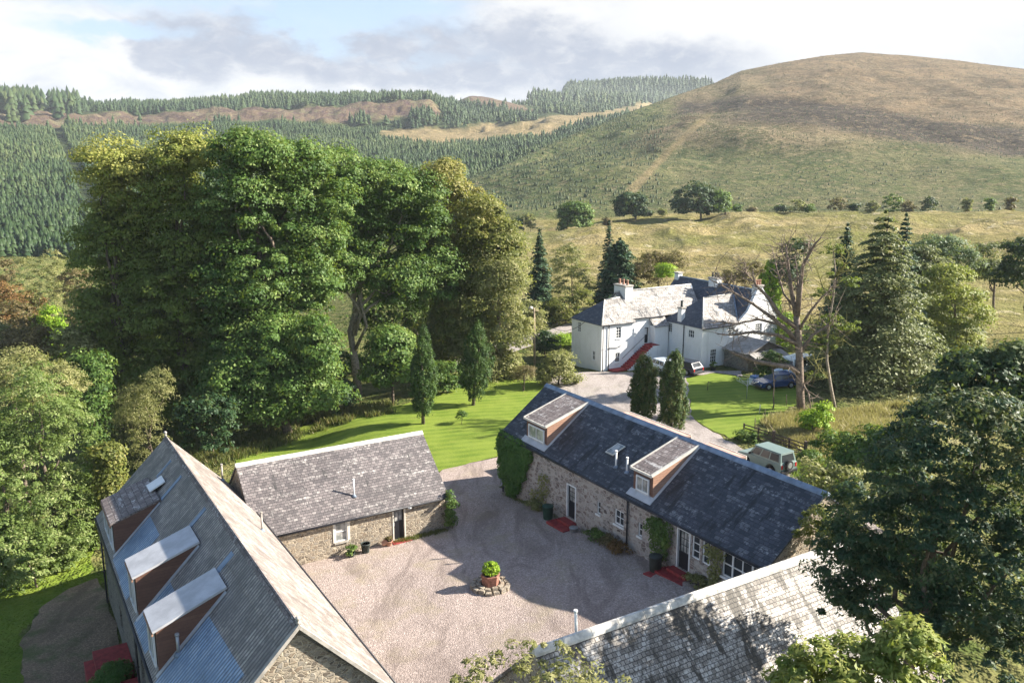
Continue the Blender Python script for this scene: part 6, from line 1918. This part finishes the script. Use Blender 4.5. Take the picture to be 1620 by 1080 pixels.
def car(name, loc, rz, paint, label, L_=4.3, W_=1.72, hood=1.15, roof=1.78, belt=1.05, bonnet=1.0, rear=.12, wr=.37, spare=True, cat='car', group=None, clear=.42, sd=.25):
    r = empty(name, loc, label, cat, group, rz)
    h = W_ / 2; f = L_ / 2
    # lower body with wheel arches cut in the profile
    def arch(cx): return [(cx + (wr + .08) * math.cos(a), clear - .02 + (wr + .1) * math.sin(a) * .95) for a in np.linspace(0, math.pi, 9)]
    wx0, wx1 = f - .78, -f + .85
    prof = [(-f, clear), (-f - .03, belt - .25), (-f, belt), (f - hood, belt), (f - hood + .15, bonnet + .02), (f - .12, bonnet - .06), (f, bonnet - .2), (f + .03, clear)] + \
        [p for p in arch(wx0)] + [p for p in arch(wx1)]
    MB().prism(prof, -h, h).build('body', paint, r, .04)
    # glasshouse: tapered
    a0, a1 = f - hood + .02, -f + .03
    b0, b1 = f - hood - .48, -f + rear + .06
    k = h - .03; q = h - .17
    V = [(a0, -k, belt - .02), (a0, k, belt - .02), (a1, k, belt - .02), (a1, -k, belt - .02), (b0, -q, roof - .06), (b0, q, roof - .06), (b1, q, roof - .06), (b1, -q, roof - .06)]
    MB().add(V, [(0, 3, 2, 1), (4, 5, 6, 7), (0, 1, 5, 4), (1, 2, 6, 5), (2, 3, 7, 6), (3, 0, 4, 7)]).build('cabin', paint, r, .04)
    mb = MB(); mb.box(b1 - .04, b0 + .05, -q - .02, q + .02, roof - .058, roof); mb.build('roof', paint, r, .03)
    VV = [Vector(v) for v in V]
    def glass_quad(i0, i1, i2, i3, u0, u1, v0, v1, nm):
        A, B, Cc, D = VV[i0], VV[i1], VV[i2], VV[i3]
        P = lambda u, v: (A.lerp(B, u)).lerp(D.lerp(Cc, u), v)
        pts = [P(u0, v0), P(u1, v0), P(u1, v1), P(u0, v1)]
        n = (pts[1] - pts[0]).cross(pts[3] - pts[0]).normalized()
        cen = sum(VV, Vector()) / 8
        if n.dot(pts[0] - cen) < 0: n = -n
        m = MB(); m.add([p + n * .012 for p in pts] + [p - n * .01 for p in pts], [(0, 1, 2, 3), (7, 6, 5, 4), (0, 4, 5, 1), (1, 5, 6, 2), (2, 6, 7, 3), (3, 7, 4, 0)])
        return m.build(nm, 'glass', r)
    for sgn, (i0, i1, i2, i3) in ((1, (3, 0, 4, 7)), (-1, (2, 1, 5, 6))):
        for u0, u1 in ((.06, .34), (.38, .64), (.68, .93)): glass_quad(i0, i1, i2, i3, u0, u1, .2, .9, 'side_window')
    glass_quad(0, 1, 5, 4, .08, .92, .12, .9, 'windscreen'); glass_quad(2, 3, 7, 6, .1, .9, .18, .88, 'rear_window')
    for x_ in (wx0, wx1):
        for y_ in (-h + .1, h - .1): wheel(r, x_, y_, wr, wr)
    if spare: wheel(r, -f - .13, .12, .95, .34, .2, 'spare_wheel', 'x')
    m = MB(); m.box(-f - .13, -f - .03, -h + .02, h - .02, clear - .02, clear + .16); m.build('bumper', 'gutter_black', r, .02)
    m = MB(); m.box(f + .03, f + .12, -h + .02, h - .02, clear - .02, clear + .16); m.build('bumper', 'gutter_black', r, .02)
    for y_ in (-h + .14, h - .14):
        m = MB(); m.box(-f - .045, -f - .02, y_ - .08, y_ + .08, belt - .34, belt - .06); m.build('tail_light', 'lamp_red', r, .01)
        m = MB(); m.box(f - .01, f + .03, y_ - .1, y_ + .1, bonnet - .36, bonnet - .2); m.build('headlight', 'glass_pale', r, .01)
    m = MB()
    for y_ in (-h - .08, h + .08): m.box(a0 - .3, a0 - .22, y_ - .08, y_ + .08, belt + .02, belt + .18)
    m.build('mirror', 'gutter_black', r, .01)
    return r


ang1 = math.atan2(U1[1], U1[0])
c_ = hit(1211, 744); car('parked_car', (c_[0], c_[1], hgt(c_[0], c_[1]) + .07), ang1, 'car_silver_green', 'silver-green off-road car with spare wheel on its back, behind the long cottage roof', L_=3.9, W_=1.62, hood=1.0, roof=1.76)
c_ = hit(1226, 613); car('parked_car', (c_[0], c_[1], hgt(c_[0], c_[1]) + .02), math.atan2(U2[1], U2[0]) + 2.9, 'car_blue', 'dark blue parked car half hidden by the dead tree', L_=4.1, roof=1.42, belt=.85, bonnet=.8, clear=.28, wr=.31, spare=False, rear=.5)
c_ = hit(1250, 604); car('parked_van', (c_[0] + .6, c_[1] + 1.0, hgt(c_[0], c_[1]) + .02), math.atan2(U2[1], U2[0]) + 3.3, 'van_white', 'pale blue-white van behind the dark blue car', L_=4.9, W_=1.9, hood=.7, roof=2.3, belt=1.2, bonnet=1.1, wr=.34, spare=False, cat='van')
c_ = hit(1080, 590); car('parked_car', (c_[0], c_[1], hgt(c_[0], c_[1]) + .08), ang1 + .15, 'car_dark', 'dark parked car beside the white house, partly behind the tall conifers', L_=4.0, roof=1.4, belt=.85, bonnet=.8, clear=.28, wr=.31, spare=False, rear=.4)
c_ = hit(1044, 588); car('parked_car', (c_[0], c_[1], hgt(c_[0], c_[1]) + .08), ang1 - .1, 'van_white', 'pale car in front of the porch of the white house, behind the tall conifers', L_=3.9, roof=1.42, belt=.88, bonnet=.8, clear=.28, wr=.31, spare=False, rear=.3)
c_ = hit(1198, 608)
tp = empty('tarpaulin_stack', (c_[0], c_[1], c_[2]), 'pale crate and stored clutter in front of the grey-roofed shed', 'clutter', None, ROTZ)
MB().box(-.8, .8, -.4, .4, 0, .7).build('crate', 'van_white', tp, .05); MB().box(-.75, .2, -.35, .35, .705, .95).build('folded_sheet', 'tarp_blue', tp, .06)

# flowers by the house
for i, (x, y, m, lab) in enumerate([(973, 583, 'terracotta', 'terracotta tub at the foot of the red outside stair'), (941, 578, 'terracotta', 'red flower tub at the left wing corner'), (1128, 586, 'dark_pot', 'dark tub with shrub under the lower front window of the white house')]):
    p = hit(x, y); e = empty('flower_tub', (p[0], p[1], p[2] + .03), lab, 'plant pot')
    MB().lathe([(.22, 0), (.3, .35), (.33, .35), (.33, .42), (.26, .42)], 16).build('pot', m, e)
    crown('plant', [(0, 0, .6, .35, .35, .3)], ['leaf_rust', 'leaf_rust', 'leaf_sycamore'][i], e, np.random.default_rng(60 + i), nclump=20, clump_r=.16, per=25, leaf=.14)

# ================================================================== fences, poles, clothes drier
fa, fb = hit(1176, 694), hit(1273, 726)
fe = empty('wooden_fence', fa, 'dark post and rail fence beyond the silver-green car', 'fence')
dv = (fb - fa); ln = np.linalg.norm(dv[:2]); du_ = dv / np.linalg.norm(dv)
def fpt(u, z):
    p = fa + dv * u; return (p[0] - fa[0], p[1] - fa[1], hgt(p[0], p[1]) - fa[2] + z)
n_p = 5
for i in range(n_p):
    u = i / (n_p - 1); x, y, z = fpt(u, 0); s_ = .1 if i in (2, n_p - 1) else .06
    MB().box(x - s_, x + s_, y - s_, y + s_, z - .4, z + (1.35 if s_ > .08 else 1.2)).build('post', 'fence_wood', fe, .01)
for zz in (.3, .58, .85, 1.1):
    m = MB(); m.tube([fpt(u, zz) for u in np.linspace(0, 1, 5)], .045, 4, sm=False); m.build('rail', 'fence_wood', fe)
m = MB(); m.tube([fpt(.5, .3), fpt(.74, 1.05)], .03, 4, sm=False); m.tube([fpt(.76, 1.05), fpt(.98, .3)], .03, 4, sm=False); m.build('brace', 'fence_wood', fe)
gP = 'thin stakes along the edge of the right lawn'
for i, (x, y, h_, lab) in enumerate([(1210, 668, 1.1, 'dark stake at the rough-grass corner of the right lawn, tallest of the stakes'), (1194, 678, .9, 'dark stake nearest the wooden fence on the right lawn edge'), (1201, 655, .8, 'pale stake on the right lawn, beyond the dark corner stake'),
                                    (1244, 642, 1.0, 'stake beside the dead tree on the right lawn edge'), (1091, 655, 1.3, 'dark stake right of the taller clipped conifer'), (1119, 618, .9, 'thin slanting stick standing in the right lawn'), (1205, 600, .9, 'stake at the far edge of the right lawn, near the clutter')]):
    p = hit(x, y); o = MB().tube([(0, 0, -.2), (.05 * (i % 3 - 1), 0, h_)], .035, 6).build('stake', 'fence_wood' if i != 2 else 'cream_paint', None)
    o.location = tuple(p); tag(o, lab, 'stake', gP)
# telegraph pole
p = at_dist(846, 575, 92.5); p[2] = hgt(p[0], p[1])
tpz = at_dist(844, 487, 92.5)[2] - p[2]
tp = empty('telegraph_pole', p, 'slim wooden telegraph pole with lamp head left of the white house', 'pole')
MB().tube([(0, 0, -.3), (-.1, 0, tpz)], [.13, .09], 10).build('pole', 'pole_wood', tp)
MB().tube([(-.55, 0, tpz - .35), (.4, 0, tpz - .3)], .045, 6).build('crossarm', 'pole_wood', tp)
MB().lathe([(.1, 0), (.26, .08), (.2, .26), (.05, .34)], 12, (-.45, 0, tpz - .15)).build('lamp_head', 'cream_paint', tp)
w_end = np.array(loc2w(0, 3, 4.8, P0)) - p
mb = MB(); pts = []
for i in range(13):
    u = i / 12; q = np.array([-.1, 0, tpz - .2]) * (1 - u) + w_end * u; q[2] -= 1.6 * 4 * u * (1 - u); pts.append(tuple(q))
mb.tube(pts, .025, 4); mb.build('wire', 'gutter_black', tp)
# rotary clothes drier
p = hit(1181, 632)
cd = empty('rotary_clothes_drier', p, 'rotary clothes drier standing on the right lawn', 'clothes drier', None, .5)
MB().tube([(0, 0, -.2), (0, 0, 1.9)], .03, 8).build('pole', 'grey_metal', cd)
MB().lathe([(.07, 0), (.07, .12)], 8, (0, 0, 1.2)).build('hub', 'grey_metal', cd)
for i in range(4):
    a = i * math.pi / 2; c, s = math.cos(a), math.sin(a)
    MB().tube([(0, 0, 1.25), (1.35 * c, 1.35 * s, 1.95)], .02, 6).build('arm', 'grey_metal', cd)
mb = MB()
for k in (.5, .75, .98):
    for i in range(4):
        a = i * math.pi / 2; b = a + math.pi / 2; z = 1.25 + .7 * k
        mb.tube([(1.35 * k * math.cos(a), 1.35 * k * math.sin(a), z), (1.35 * k * math.cos(b), 1.35 * k * math.sin(b), z)], .008, 4)
mb.build('washing_line', 'white_paint', cd)

# ================================================================== air
hz_b = MB().box(-3800, 3800, -3800, 3800, -60, 190)
hzm = bpy.data.materials.new('air_haze'); hzm.use_nodes = True
for nd in list(hzm.node_tree.nodes):
    if nd.type == 'BSDF_PRINCIPLED': hzm.node_tree.nodes.remove(nd)
pv = hzm.node_tree.nodes.new('ShaderNodeVolumePrincipled')
pv.inputs['Color'].default_value = (.86, .92, 1, 1); pv.inputs['Density'].default_value = HAZE
hzm.node_tree.links.new(pv.outputs[0], hzm.node_tree.nodes['Material Output'].inputs['Volume'])
MATS['air_haze'] = hzm
if HAZE > 0: tag(hz_b.build('haze', 'air_haze'), kind='stuff')
